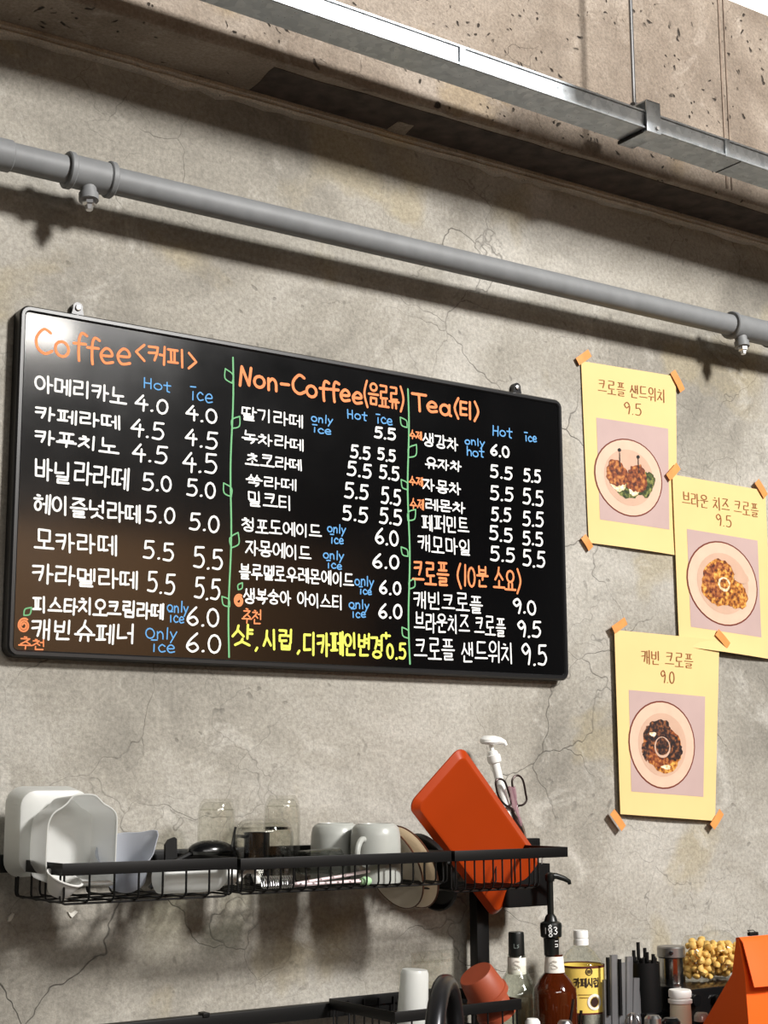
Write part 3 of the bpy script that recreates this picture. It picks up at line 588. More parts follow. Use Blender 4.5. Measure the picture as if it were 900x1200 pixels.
def poster(label, TL, TR_, BR, BL, y0, title, price, photo, tapes, kind, curl):
    c = [at(*q, y0) for q in (TL, TR_, BR, BL)]
    W = (c[1] - c[0]).length; H = (c[3] - c[0]).length
    def S(u, v, off=0.0):
        p = c[0] * (1 - u) * (1 - v) + c[1] * u * (1 - v) + c[2] * u * v + c[3] * (1 - u) * v
        bow = -curl * (max(0, v - 0.82) / 0.18) ** 2 * (1 - (2 * u - 1) ** 2 * 0.9) - 0.0015 * math.sin(PI * u) * math.sin(PI * v)
        return Vector((p.x, y0 + bow - off, p.z))
    t = thing('menu_poster', label, 'poster', tuple(S(.5, 1)), 'yellow menu posters')
    n = 18; mb = MB(); A = [S(i / n, j / n) for j in range(n + 1) for i in range(n + 1)]; B = [S(i / n, j / n, -0.0008) for j in range(n + 1) for i in range(n + 1)]
    q = lambda o, i, j: o + j * (n + 1) + i; o2 = len(A); fs = []
    for j in range(n):
        for i in range(n): fs += [(q(0, i, j), q(0, i + 1, j), q(0, i + 1, j + 1), q(0, i, j + 1)), (q(o2, i, j), q(o2, i, j + 1), q(o2, i + 1, j + 1), q(o2, i + 1, j))]
    for i in range(n):
        for (a, b, cc, d) in (((i, 0), (i + 1, 0), 0, 0), ((i, n), (i + 1, n), 0, 0), ((0, i), (0, i + 1), 0, 0), ((n, i), (n, i + 1), 0, 0)): fs.append((q(0, *a), q(0, *b), q(o2, *b), q(o2, *a)))
    mb.add(A + B, fs); mb.build('sheet', M_paper, t)
    f2 = lambda off: (lambda a, b: S(a / W, b / H, off))      # metric coords, b downwards
    # print
    u0, u1, v0, v1 = photo
    def grid(name, m, off, fn=None, nn=10):
        g = MB(); P = [S(u0 + (u1 - u0) * i / nn, v0 + (v1 - v0) * j / nn, off) for j in range(nn + 1) for i in range(nn + 1)]
        g.add(P, [(j * (nn + 1) + i, j * (nn + 1) + i + 1, (j + 1) * (nn + 1) + i + 1, (j + 1) * (nn + 1) + i) for j in range(nn) for i in range(nn)]); return g.build(name, m, t)
    grid('printed_photo', M_print, 0.0004)
    pc = at(*kind['c'], y0); e1 = (c[1] - c[0]).normalized(); e2 = (c[3] - c[0]).normalized(); dv = pc - c[0]
    k12 = e1.dot(e2); d1, d2 = dv.dot(e1), dv.dot(e2); cx, cy = (d1 - k12 * d2) / (1 - k12 * k12), (d2 - k12 * d1) / (1 - k12 * k12); R = (at(kind['c'][0] + kind['rx'], kind['c'][1], y0).x - pc.x)
    def blob(mb, x, y, rx, ry, off, rot=0.0, rough=0.0, seed=0, n_=36):
        r = random.Random(seed); k = [r.uniform(-1, 1) for _ in range(n_)]
        V = [S(x / W, (cy + (y - cy) * kind['ky']) / H, off)]; fs = [(0, i + 1, (i + 1) % n_ + 1) for i in range(n_)]
        for g in range(1, 6):
            for i in range(n_):
                a = 2 * PI * i / n_; q_ = (1 + rough * (k[i] * .6 + k[(i * 3) % n_] * .2 + math.sin(a * 3 + seed) * .5)) * g / 5; dx, dy = rx * q_ * math.cos(a), ry * q_ * math.sin(a)
                V.append(S((x + dx * math.cos(rot) - dy * math.sin(rot)) / W, (cy + (y - cy + dx * math.sin(rot) + dy * math.cos(rot)) * kind['ky']) / H, off))
        for g in range(4): fs += [(1 + g * n_ + i, 1 + (g + 1) * n_ + i, 1 + (g + 1) * n_ + (i + 1) % n_, 1 + g * n_ + (i + 1) % n_) for i in range(n_)]
        mb.add(V, fs)
    p_ = MB(); blob(p_, cx, cy, R, R, 0.0007); ph = p_.build('printed_plate_edge', M_rim, t)
    p_ = MB(); blob(p_, cx, cy, R * .965, R * .965, 0.0010); p_.build('printed_plate', M_plate, t)
    p_ = MB(); blob(p_, cx, cy, R * .72, R * .72, 0.0013); p_.build('printed_plate_well', M_well, t)
    kind['draw'](lambda m, *a, **k: (lambda q_: (blob(q_, cx + a[0] * R, cy + a[1] * R, a[2] * R, a[3] * R, a[4], **k), q_.build('printed_food', m, t)))(MB()))
    # lettering, a tall serif hand: thick uprights, thin bars
    lt = MB(); r = random.Random(2)
    for tx, xc, yc, wd, hh in ((title[0], title[1] * W, title[2] * H, title[3] * W, 0.030), (price[0], price[1] * W, price[2] * H, price[3] * W, 0.026)):
        st, adv = layout(tx, 0.0, r); kx = wd / adv
        for s_ in st: ribbon(lt, [(xc - wd / 2 + a * kx, yc + hh / 2 - b * hh) for a, b in s_], 0.0036, f2(0.0006), nib=0.45)
    lt.build('lettering', M_ink, t, smooth=0, normals=False)
    for (px, py, ang, ln) in tapes:
        k = sc(px, py, y0); p = at(px, py, y0); a = math.radians(ang); l, wd = ln / k / 2, 9.5 / k / 2
        ex, ez = Vector((math.cos(a), 0, math.sin(a))), Vector((-math.sin(a), 0, math.cos(a)))
        g = MB(); nn = 6; top = []; bot = []
        for i in range(nn + 1):
            s_ = -l + 2 * l * i / nn; yy = y0 - 0.0032 - 0.0012 * math.sin(PI * i / nn)
            for sgn in (-1, 1): q_ = p + ex * s_ + ez * wd * sgn; top.append(Vector((q_.x, yy, q_.z))); bot.append(Vector((q_.x, yy + 0.0006, q_.z)))
        rings = [[top[2 * i], top[2 * i + 1], bot[2 * i + 1], bot[2 * i]] for i in range(nn + 1)]
        g.loft(rings, True, True); g.build('tape', M_tape, t)
def draw1(d):
    d(F_leaf, -.02, .22, .50, .30, .0016, rough=.14, seed=3); d(F_leaf, .52, .10, .22, .34, .0017, rough=.12, seed=4, rot=.3)
    d(F_cream, -.34, .10, .24, .30, .0019, rough=.1, seed=5); d(F_cream, .14, .18, .20, .28, .0019, rough=.12, seed=8)
    d(F_toast, -.36, -.06, .30, .34, .0022, rough=.16, seed=6, rot=-.35); d(F_toast, .22, .02, .32, .38, .0022, rough=.16, seed=7, rot=.3)
    for x in (-.27, .27):
        d(F_black, x, -.38 + x * .12, .012, .22, .0025); d(F_black, x, -.62 + x * .2, .045, .045, .0026)
def draw2(d):
    d(F_gold, -.10, .02, .50, .56, .0016, rough=.10, seed=13, rot=.3); d(F_toast, -.12, -.06, .40, .42, .0018, rough=.13, seed=17); d(F_gold, .32, .22, .36, .34, .0019, rough=.12, seed=14, rot=.5); d(F_toast, -.28, .02, .10, .40, .0021, rough=.2, seed=18)
    d(F_gold, -.02, -.10, .24, .26, .0022, rough=.12, seed=15); d(F_cream, .02, .02, .17, .17, .0024, rough=.05, seed=16); d(F_gold, .02, .01, .12, .12, .0026, rough=.08, seed=19)
    d(F_well_, .52, -.20, .22, .14, .0023, rough=.1, seed=12)
F_well_ = M_well
def draw3(d):
    d(F_gold, .02, .12, .56, .52, .0016, rough=.10, seed=23); d(F_toast, -.05, .02, .54, .50, .0018, rough=.10, seed=27); d(F_choc, -.12, -.22, .40, .34, .0020, rough=.16, seed=24); d(F_choc, -.50, .16, .12, .22, .0021, rough=.2, seed=28)
    d(F_choc, .28, .06, .30, .30, .0022, rough=.18, seed=25); d(F_cream, -.30, -.22, .10, .05, .0024, rough=.2, seed=29); d(M_well, -.02, .06, .24, .24, .0025); d(F_choc, -.02, .04, .20, .20, .0027, rough=.04, seed=26); d(F_cream, .10, .50, .14, .05, .0024, rough=.2, seed=30)
poster('yellow poster of a croffle sandwich with two cocktail picks, highest of three', (681, 423), (792, 441), (794, 651), (690, 636), -0.004, ('크로플 샌드위치', .52, .125, .72), ('9.5', .52, .225, .19), (.13, .905, .305, .865),
       ((683, 419, 35, 24), (793, 447, -55, 26), (687, 636, -50, 18)), dict(c=(739, 558), rx=41, ky=.80, draw=draw1), 0.006)
poster('yellow poster of a brown golden croffle, overlapping the right side of the highest poster', (788, 556), (897, 575), (905, 773), (796, 757), -0.0085, ('브라운 치즈 크로플', .50, .13, .82), ('9.5', .52, .225, .17), (.125, .885, .31, .88),
       ((788, 553, 42, 24), (891, 573, -50, 22)), dict(c=(847, 682), rx=41, ky=.82, draw=draw2), 0.010)
poster('yellow poster of a dark chocolate croffle, lowest of the three', (720, 738), (843, 750), (838, 962), (727, 954), -0.013, ('캐빈 크로플', .49, .135, .50), ('9.0', .49, .235, .14), (.115, .865, .325, .875),
       ((725, 733, 30, 24), (846, 749, -40, 24), (723, 961, -48, 26), (839, 960, 46, 24)), dict(c=(779.5, 871), rx=41, ky=.87, draw=draw3), 0.004)

# ------------------------------------------------------------------ black dish rack over the counter
M_blk = mat('black_powder_coat', (10, 10, 10), 0.45, spec=0.3)
M_blkgloss = mat('black_gloss_plastic', (14, 14, 15), 0.22)
M_blkmat = mat('black_matt_plastic', (11, 11, 11), 0.5, spec=0.3)
YR, YFR = -0.045, -0.265            # rack back plane and front of the baskets
def dish_rack():
    t = thing('dish_rack', 'black steel dish rack frame standing on the counter against the wall', 'dish rack', (0, YR, 0.93))
    for xp in (-0.76, 0.342):
        MB().box((xp - 0.0145, YR - 0.012, 0.93), (xp + 0.0145, YR + 0.012, 1.392), bev=0.002).build('post', M_blk, t)
    MB().box((-0.775, YR - 0.0135, 1.366), (0.487, YR + 0.006, 1.394), bev=0.002).build('upper_rail', M_blk, t)
    MB().box((-0.775, YR - 0.0135, 1.096), (0.36, YR + 0.006, 1.121), bev=0.002).build('lower_rail', M_blk, t)
    for xp in (-0.76, 0.342):
        MB().box((xp - 0.03, YR - 0.10, 0.93), (xp + 0.03, YR + 0.02, 0.936), bev=0.002).build('foot', M_blk, t)
    mb = MB()
    for px, py in ((237, 1187), (447, 1172)): 
        x = at(px, py, YR).x; mb = MB().box((x - 0.006, YR - 0.016, 1.118), (x + 0.006, YR + 0.004, 1.125), bev=0.001); mb.build('rail_clip', M_blk, t)
dish_rack()
def basket(label, x0, x1, ztop, zbot, step, yf=YFR, ybk=YR - 0.016, group=None, wx1=None):
    wx1 = wx1 or x1
    t = thing('wire_basket', label, 'wire basket', ((x0 + x1) / 2, (yf + ybk) / 2, zbot), group)
    h = 0.018; th = 0.003
    rim = MB()
    rim.box((x0, yf, ztop - h), (x1, yf + th, ztop), bev=0.0008); rim.box((x0, ybk - th, ztop - h), (x1, ybk, ztop), bev=0.0008)
    rim.box((x0, yf + th * .5, ztop - h), (x0 + th, ybk - th * .5, ztop), bev=0.0008); rim.box((x1 - th, yf + th * .5, ztop - h), (x1, ybk - th * .5, ztop), bev=0.0008)
    rim.build('rim', M_blk, t)
    r = 0.0017; c = 0.008; wm = MB(); n = max(2, round((wx1 - x0) / step))
    for i in range(n):
        x = x0 + 0.006 + (wx1 - x0 - 0.012) * i / (n - 1); a, b = yf + 0.006, ybk - 0.006
        wm.tube([(x, a, ztop - 0.006), (x, a, zbot + c), (x, a + c * .3, zbot + c * .3), (x, a + c, zbot), (x, (a + b) / 2, zbot), (x, b - c, zbot), (x, b - c * .3, zbot + c * .3), (x, b, zbot + c), (x, b, ztop - 0.006)], r, 6)
    wm.build('cross_wires', M_blk, t)
    wl = MB(); k = 4
    for i in range(k):
        y = yf + 0.018 + (ybk - yf - 0.036) * i / (k - 1); z = zbot - r * 1.6; a, b = x0 + 0.005, wx1 - 0.005
        wl.tube([(a, y, ztop - 0.006), (a, y, z + c), (a + c * .3, y, z + c * .3), (a + c, y, z), ((a + b) / 2, y, z), (b - c, y, z), (b - c * .3, y, z + c * .3), (b, y, z + c), (b, y, ztop - 0.006)], r, 6)
    wl.build('long_wires', M_blk, t)
    return t
BL, BM_, BR_ = 1.331, 1.333, 1.318
BG = 'wire baskets of the upper tier'
basket('left wire basket of the upper tier, holding plastic tubs and a squeeze bottle', -0.600, -0.308, 1.388, BL, 0.036, group=BG)
basket('middle wire basket of the upper tier, holding glasses, mugs and plates', -0.302, 0.113, 1.386, BM_, 0.0235, group=BG)
basket('right wire basket of the upper tier, with the orange tray standing in it', 0.120, 0.378, 1.386, BR_, 0.0195, group=BG, wx1=0.318)
basket('lower wire basket above the counter, holding a white beaker and terracotta cups', -0.008, 0.262, 1.129, 1.070, 0.030)

# ------------------------------------------------------------------ things in the left basket
M_frost = frosted('frosted_white_plastic', (242, 243, 240), 0.10, 0.48)
M_frost2 = frosted('frosted_clear_plastic', (240, 241, 239), 0.22, 0.45)
M_bluep = frosted('smoky_blue_plastic', (206, 210, 218), 0.14, 0.40)
M_whitep = mat('white_plastic', (238, 238, 234), 0.35, noise=0.02)
def tub_shell(mb, outline, y_open, y_base, shrink, thick=0.0018, lip=0.0):
    """open box with a shaped outline: list of (x, z) world points; opening at y_open, base at y_base"""
    cx = sum(p[0] for p in outline) / len(outline); cz = sum(p[1] for p in outline) / len(outline)
    def ring(k, y): return [Vector((cx + (x - cx) * k, y, cz + (z - cz) * k)) for x, z in outline]
    s = 1 if y_base > y_open else -1
    ym = y_base - s * 0.006
    R = []
    if lip: R += [ring(1 + lip, y_open + s * 0.003), ring(1 + lip, y_open)]
    R += [ring(1.0, y_open), ring(1 - shrink * .85, ym), ring(1 - shrink, y_base - s * 0.001), ring(1 - shrink - 0.03, y_base), ring(0.2, y_base)]
    outer = R
    inner = [ring(0.2, y_base - s * thick), ring(1 - shrink - 0.05, y_base - s * thick), ring(1 - shrink * .85 - 0.025, ym - s * thick), ring(0.975, y_open)]
    mb.loft(outer, False, True); mb.loft(inner, True, False)
    mb.loft([ring(0.975, y_open), ring(1.0 + lip, y_open)])
    return mb
def px_outline(cx, cy, w_, h_, r_, y):
    k = sc(cx, cy, y); c = at(cx, cy, y); return [(c.x + a / k, c.z + b / k) for a, b in rrect(w_, h_, r_, 6)], c, k
def tubs():
    y = -0.085
    ol, c, k = px_outline(54, 974, 94, 104, 20, y)
    t = tub_shell(MB(), ol, -0.072, -0.122, 0.10, lip=0.0)
    zmin = min(p[1] for p in ol); o = t.build('storage_tub', M_frost, origin=(c.x, y, zmin))
    tag(o, 'large frosted square tub on its side at the far left of the rack', 'plastic tub')
    y = -0.205; k = sc(92, 990, y); ol = []
    prof = [(95, 1037), (60, 1037), (53, 1030), (51, 1010), (52, 985), (54, 965), (60, 953), (70, 946), (76, 941), (81, 935), (86, 932), (98, 931), (108, 932), (113, 936), (119, 942), (126, 946), (132, 952), (134, 962), (133, 985), (132, 1010), (131, 1030), (126, 1037)]
    pts = [at(px, py, y) for px, py in prof]; pts = catmull(pts, 3, True)
    ol = [(p.x, p.z) for p in pts]
    mb = tub_shell(MB(), ol, -0.213, -0.135, 0.09, lip=0.0)
    zmin = min(p[1] for p in ol); o = thing('lidless_tub', 'frosted tub with a raised pull tab, in front of the large square tub', 'plastic tub', (ol[0][0], y, zmin))
    mb.build('tub_body', M_frost2, o)
    MB().tube([Vector((a, -0.2145, b)) for a, b in ol], 0.0013, 6, closed=True).build('rolled_rim', M_frost, o)
tubs()
def scoop():
    c = at(76, 1040, -0.235); t = thing('measuring_scoop', 'white plastic scoop lying under the tabbed tub at the basket front', 'scoop', (c.x, c.y, BL))
    M = axisM((c.x - 0.006, c.y, BL + 0.0225), (0.25, -0.35, 0.9))
    MB().lathe([(0, -.014), (.014, -.014), (.017, -.011), (.027, .013), (.029, .0135), (.029, .015), (.0255, .015), (.0155, -.0105), (0, -.012)], M, 28).build('scoop_bowl', M_whitep, t)
    MB().box((c.x + 0.02, c.y + 0.0, BL + 0.024), (c.x + 0.075, c.y + 0.012, BL + 0.028), bev=0.0015).build('handle', M_whitep, t)
scoop()
def jug():
    c = at(143, 1022, -0.165); t = thing('measuring_jug', 'smoky blue plastic measuring jug tipped over with its pointed spout up', 'jug', (c.x, c.y, BL))
    ax = Vector((-0.30, -0.50, 0.80)).normalized(); base = Vector((c.x + 0.014, c.y + 0.012, BL + 0.019)); M = axisM(base, ax, Vector((1, 0, 0.5)))
    n = 36; H = 0.062
    def ring(r, z, spout=0.0, lift=0.0):
        out = []
        for j in range(n):
            a = 2 * PI * j / n; k = max(0, math.cos(a)) ** 14; out.append(M @ Vector(((r + spout * k) * math.cos(a), (r + spout * k * 0.2) * math.sin(a), z + lift * k)))
        return out
    R = [ring(.002, 0), ring(.026, 0), ring(.030, .004), ring(.036, H * .6, .002), ring(.043, H * .92, .010, .003), ring(.046, H, .016, .008), ring(.0445, H, .016, .008), ring(.0345, H * .6, .002), ring(.0285, .005), ring(.002, .002)]
    MB().loft(R, True, True).build('jug_body', M_bluep, t)
scoop_ = jug()
def squeeze():
    y = -0.205; a = at(184, 1031, y); b = at(262, 1030, y); r = 0.0245; z = BL + r + 0.002
    t = thing('squeeze_bottle', 'white plastic bottle lying on its side in the left basket', 'bottle', ((a.x + b.x) / 2, y, BL))
    M = axisM((a.x, y, z), (1, 0, 0))
    L_ = b.x - a.x
    MB().lathe([(0, 0), (r * .8, 0), (r * .96, .003), (r, .008), (r, L_ - .022), (r * .93, L_ - .012), (r * .7, L_ - .004), (.0135, L_), (.0135, L_ + .004), (0, L_ + .004)], M, 36).build('bottle_body', M_frost, t)
    MB().lathe([(.0, L_ + .002), (.0155, L_ + .002), (.0155, L_ + .016), (.0125, L_ + .018), (.0125, L_ + .021), (0, L_ + .021)], M, 24).build('cap', M_whitep, t)
squeeze()
def ladle():
    y = -0.13; a = at(247, 996, y); k = sc(247, 996, y)
    t = thing('ladle', 'black plastic ladle lying upside down across the left basket edge', 'ladle', (a.x, y, BL))
    rx, rz = 29 / k, 12.5 / k
    mb = MB(); n = 20; rings = []
    for i in range(9):
        f = i / 8; rr = math.sin(PI * min(1, .04 + f * .96 / 2 * 1.0)); z = a.z + rz * math.cos(PI * f / 2) - rz * .1
        rr = math.sin(PI * (0.03 + 0.47 * f))
        rings.append([Vector((a.x + rx * rr * math.cos(2 * PI * j / n) * (1.0 if math.cos(2 * PI * j / n) < 0 else 1.0), y + 0.026 * rr * math.sin(2 * PI * j / n), z)) for j in range(n)])
    for f in (0.8, 0.1): rings.append([Vector((a.x + rx * f * math.cos(2 * PI * j / n), y + 0.026 * f * math.sin(2 * PI * j / n), a.z + (rz * (1 - f) * .6) - rz * .1)) for j in range(n)])
    mb.loft(rings, True, True); mb.build('ladle_bowl', M_blkgloss, t)
    e = at(276, 969, y); 
    MB().tube([(a.x + rx * .9, y, a.z - 0.002), (a.x + rx * 1.0, y, a.z + 0.008), (e.x, e.y, e.z)], [.004, .003, .0022], 8).build('hook', M_blkgloss, t)
    MB().tube([(a.x - rx * .85, y, a.z - 0.004), (a.x - rx * 1.6, y + 0.004, a.z - 0.018), (a.x - rx * 2.6, y + 0.006, BL + 0.006)], [.005, .005, .004], 8).build('handle', M_blkgloss, t)
ladle()
def spatula():
    y = -0.105; p = [at(*q, y) for q in ((193, 1010), (193, 990), (197, 984), (204, 981), (206.5, 983), (207, 1010))]
    t = thing('spatula', 'small black spatula standing at the back of the left basket', 'spatula', (p[0].x, y, BL))
    MB().loft([[Vector((q.x, yy, q.z)) for q in p] for yy in (y - 0.003, y + 0.003)], True, True).build('blade', M_blkmat, t)
    xm = (p[0].x + p[-1].x) / 2
    MB().tube([(xm, y, p[0].z + 0.004), (xm, y, BL + 0.002)], 0.0045, 8).build('handle', M_blkmat, t)
spatula()

# ------------------------------------------------------------------ things in the middle basket
M_glass = thin_clear('clear_glass', (252, 252, 250), 1.0)
M_film = thin_clear('clear_film', (250, 250, 248), 1.0)
def inverted_glass(label, px, top, rpx, y, z0, belly=1.0, mouth=1.0, group='upturned drinking glasses'):
    a = at(px, top, y); r = rpx / sc(px, top, y); H = a.z - z0
    t = tag_glass = MB()
    prof = [(r * mouth, 0), (r * belly * 1.0, H * .35), (r, H * .7), (r * .97, H * .85), (r * .86, H * .95), (r * .68, H), (0, H)]
    pp = [(p.x, p.y) for p in catmull([(b, z, 0) for b, z in prof[:-1]], 4)] + [(0, H)]
    inn = [(max(0, b - 0.002), z - (0.006 if z > H * .9 else 0.0)) for b, z in pp[::-1]]; inn[0] = (0, H - 0.007)
    t.lathe(pp + [], T((a.x, y, z0)), 36); t.lathe(inn, T((a.x, y, z0)), 36); t.lathe([(pp[0][0], 0), (inn[-1][0], 0)], T((a.x, y, z0)), 36)
    return tag(t.build('drinking_glass', M_glass, origin=(a.x, y, z0), smooth=60), label, 'glass', group)
inverted_glass('tall clear glass upside down beside the black ladle', 254, 936, 22, -0.098, BM_ + 0.002)
inverted_glass('tall clear glass upside down behind the wide round glass', 331, 932, 21, -0.098, BM_ + 0.002)
inverted_glass('wide round clear glass upside down in front of the added dark cup', 310, 960, 34, -0.195, BM_ + 0.002, belly=.98, mouth=.80)
M_dsteel = mat('dark_brushed_steel', (96, 98, 102), 0.22, metal=1.0)
def reflection_cup():  # added cup that gives the wide round glass its dark reflection
    y = -0.125; a = at(301, 976, y); t = thing('reflection_cup', 'added dark cup standing in for a dark reflection in the wide round glass', 'cup', (a.x, y, BM_))
    r = 0.022; z1 = a.z; z0 = BM_ + 0.002
    MB().lathe([(0, z0), (r * .92, z0), (r * .96, z0 + .003), (r, z1), (r + .002, z1 + .001), (r - .001, z1 + .001), (r * .92, z0 + .004), (0, z0 + .004)], T((a.x, y, 0)), 32).build('cup_body', M_dsteel, t)
    MB().tube([(a.x - r, y, z1 - .006), (a.x - r - .02, y - .004, z1 - .004), (a.x - r - .024, y - .005, z1 - .02), (a.x - r, y - .002, z0 + .02)], .003, 8).build('handle', M_blkmat, t)
reflection_cup()
M_mug = mat('grey_glaze', (170, 172, 166), 0.32, noise=0.03, nscale=60)
def mug_proto(r, H):
    t = thing('coffee_mug', 'x', 'mug', (0, 0, 0), 'pale grey coffee mugs')
    prof = [(r * .985, 0), (r, .003), (r, H * .62), (r * .985, H * .80), (r * .93, H * .92), (r * .82, H * .975), (r * .74, H * .985), (r * .72, H), (r * .66, H), (r * .65, H * .985), (0, H * .985)]
    inn = [(0, H * .95), (r * .8, H * .94), (r * .9, H * .8), (r * .92, .003), (r * .985, 0)]
    MB().lathe(prof + inn, T((0, 0, 0)), 40).build('mug_body', M_mug, t, smooth=50)
    h = [(-r * .97, 0, H * .74), (-r * 1.22, 0, H * .73), (-r * 1.48, 0, H * .60), (-r * 1.50, 0, H * .42), (-r * 1.30, 0, H * .28), (-r * .97, 0, H * .24)]
    MB().tube(catmull(h, 4), .0052, 10).build('handle', M_mug, t)
    return t
def copy_tree(o, parent=None):
    c = o.copy(); COL.objects.link(c)
    if parent is not None: c.parent = parent
    for ch in o.children: copy_tree(ch, c)
    return c
kz = sc(440, 1000, -0.205); rm = 29.5 / kz; Hm = at(440, 965, -0.205).z - BM_ - 0.002
mug = mug_proto(rm, Hm); a = at(440, 965, -0.205); mug.location = (a.x, -0.205, BM_ + 0.002); mug.rotation_euler.z = math.radians(28)
mug['label'] = 'pale grey mug upside down with its handle in view, next to the plates'
m2 = copy_tree(mug); a = at(393, 966, -0.122); m2.location = (a.x, -0.122, BM_ + 0.002); m2.rotation_euler.z = math.radians(240)
m2['label'] = 'pale grey mug upside down behind and left of the mug next to the plates'
def tumbler_lying():
    y = -0.2; a = at(352, 1004, y); b = at(398, 1004, y); r = 0.0235; z = a.z - 0.010
    M = axisM((a.x, y, z), (1, 0.12, 0)); L_ = b.x - a.x
    o = MB().lathe([(0, 0), (r * .8, 0), (r * .85, .003), (r, L_), (r - .0018, L_), (r * .8, .006), (0, .006)], M, 32).build('lying_tumbler', thin_clear('smoky_glass', (226, 228, 226), 1.2), origin=(a.x, y, BM_))
    tag(o, 'smoky glass tumbler lying on its side in front of the grey mugs', 'glass')
tumbler_lying()
# cutlery and brushes at the bottom of the middle basket
M_pink = mat('pink_white_plastic', (226, 206, 208), 0.35); M_ltgreen = mat('pale_green_plastic', (168, 206, 160), 0.4)
for i, (qa, qb, yy) in enumerate((((345, 1036), (433, 1021), -0.238), ((340, 1040), (432, 1031), -0.230))):
    a, b = at(*qa, yy), at(*qb, yy)
    a.z = max(a.z, BM_ + 0.005); b.z = max(b.z, BM_ + 0.005)
    o = MB().tube([a, a.lerp(b, .5), b], .0026, 8).build('drink_stirrer', M_pink, origin=(a.x, yy, BM_)); tag(o, ('upper' if i == 0 else 'lower') + ' pinkish white plastic stirrer lying at the front of the middle basket', 'stirrer', 'pink stirrers in the middle basket')
def brush():
    y = -0.248; a = at(352, 1037, y); b = at(424, 1034, y); c = at(436, 1033, y)
    for p in (a, b, c): p.z = max(p.z, BM_ + 0.008)
    t = thing('bottle_brush', 'thin cleaning brush with a pale green end lying in the middle basket', 'brush', (a.x, y, BM_))
    MB().tube([a, b], .002, 8).build('shaft', M_pink, t)
    MB().lathe([(0, -.011), (.005, -.010), (.0075, -.004), (.0078, .003), (.005, .009), (0, .010)], axisM((b.x + 0.008, y, b.z), (1, 0, 0)), 18).build('green_end', M_ltgreen, t)
brush()
def whisk():
    y = -0.243; a = at(307, 1030, y); b = at(342, 1030, y); t = thing('spring_whisk', 'shiny coiled wire whisk at the bottom of the middle basket under the round glass', 'whisk', (a.x, y, BM_))
    z = BM_ + 0.013; mb = MB(); n = 90
    pts = [(a.x + (b.x - a.x) * i / n, y + .0095 * math.cos(i * .9), z + .0095 * math.sin(i * .9)) for i in range(n + 1)]
    mb.tube(pts, .0012, 6); mb.build('coil', M_steel, t)
whisk()
def ladle2():
    y = -0.243; p = [at(*q, y) for q in ((279, 1032), (289, 1021), (297, 1022), (302, 1034))]
    for q in p: q.z = max(q.z, BM_ + 0.006)
    o = MB().tube(catmull(p, 5), [.0035] * 6 + [.0045] * 5 + [.006] * 5, 10).build('plastic_spoon', M_whitep, origin=(p[0].x, y, BM_)); tag(o, 'small white plastic spoon hooked over the left end of the middle basket', 'spoon')
ladle2()
# plates on edge
M_pl = mat('cream_glaze', (238, 226, 206), 0.25, noise=0.03, nscale=40); M_plrim = mat('brown_glaze_line', (84, 50, 34), 0.3)
def plate_on_edge(label, px, py, R, lean, y=-0.150):
    c = at(px, py, y); n_ = Vector((-math.cos(lean), -0.05, -math.sin(lean))).normalized(); M = axisM(c, n_, Vector((0, 1, 0)))
    t = thing('side_plate', label, 'plate', (c.x, y, c.z - R * .95), 'cream plates standing in the rack')
    MB().lathe([(0, 0), (R * .55, 0), (R * .62, .002), (R * .8, .008), (R * .985, .013), (R * .985, .0155), (R * .78, .0105), (R * .6, .0045), (0, .003)], M, 56).build('plate_body', M_pl, t, smooth=50)
    MB().tube([M @ Vector((R * .987 * math.cos(2 * PI * j / 56), R * .987 * math.sin(2 * PI * j / 56), .0143)) for j in range(56)], .0015, 6, closed=True).build('rim_line', M_plrim, t)
plate_on_edge('cream plate with a brown rim line standing on edge right beside the grey mug', 467, 1012, 0.079, math.radians(22))
plate_on_edge('cream plate with a brown rim line standing behind the plate beside the mug', 485, 1012, 0.078, math.radians(21))
def pan():
    y = -0.16; c = at(505, 1020, y); lean = math.radians(21); R = 0.072; n_ = Vector((-math.cos(lean), -0.05, -math.sin(lean))).normalized(); M = axisM(c, n_, Vector((0, 1, 0)))
    o = MB().lathe([(0, 0), (R * .9, 0), (R, .004), (R, .012), (R - .003, .012), (R * .88, .003), (0, .003)], M, 48).build('round_tray', M_blkmat, origin=(c.x, y, c.z - R)); tag(o, 'black round tray standing on edge behind the cream plates', 'tray')
pan()

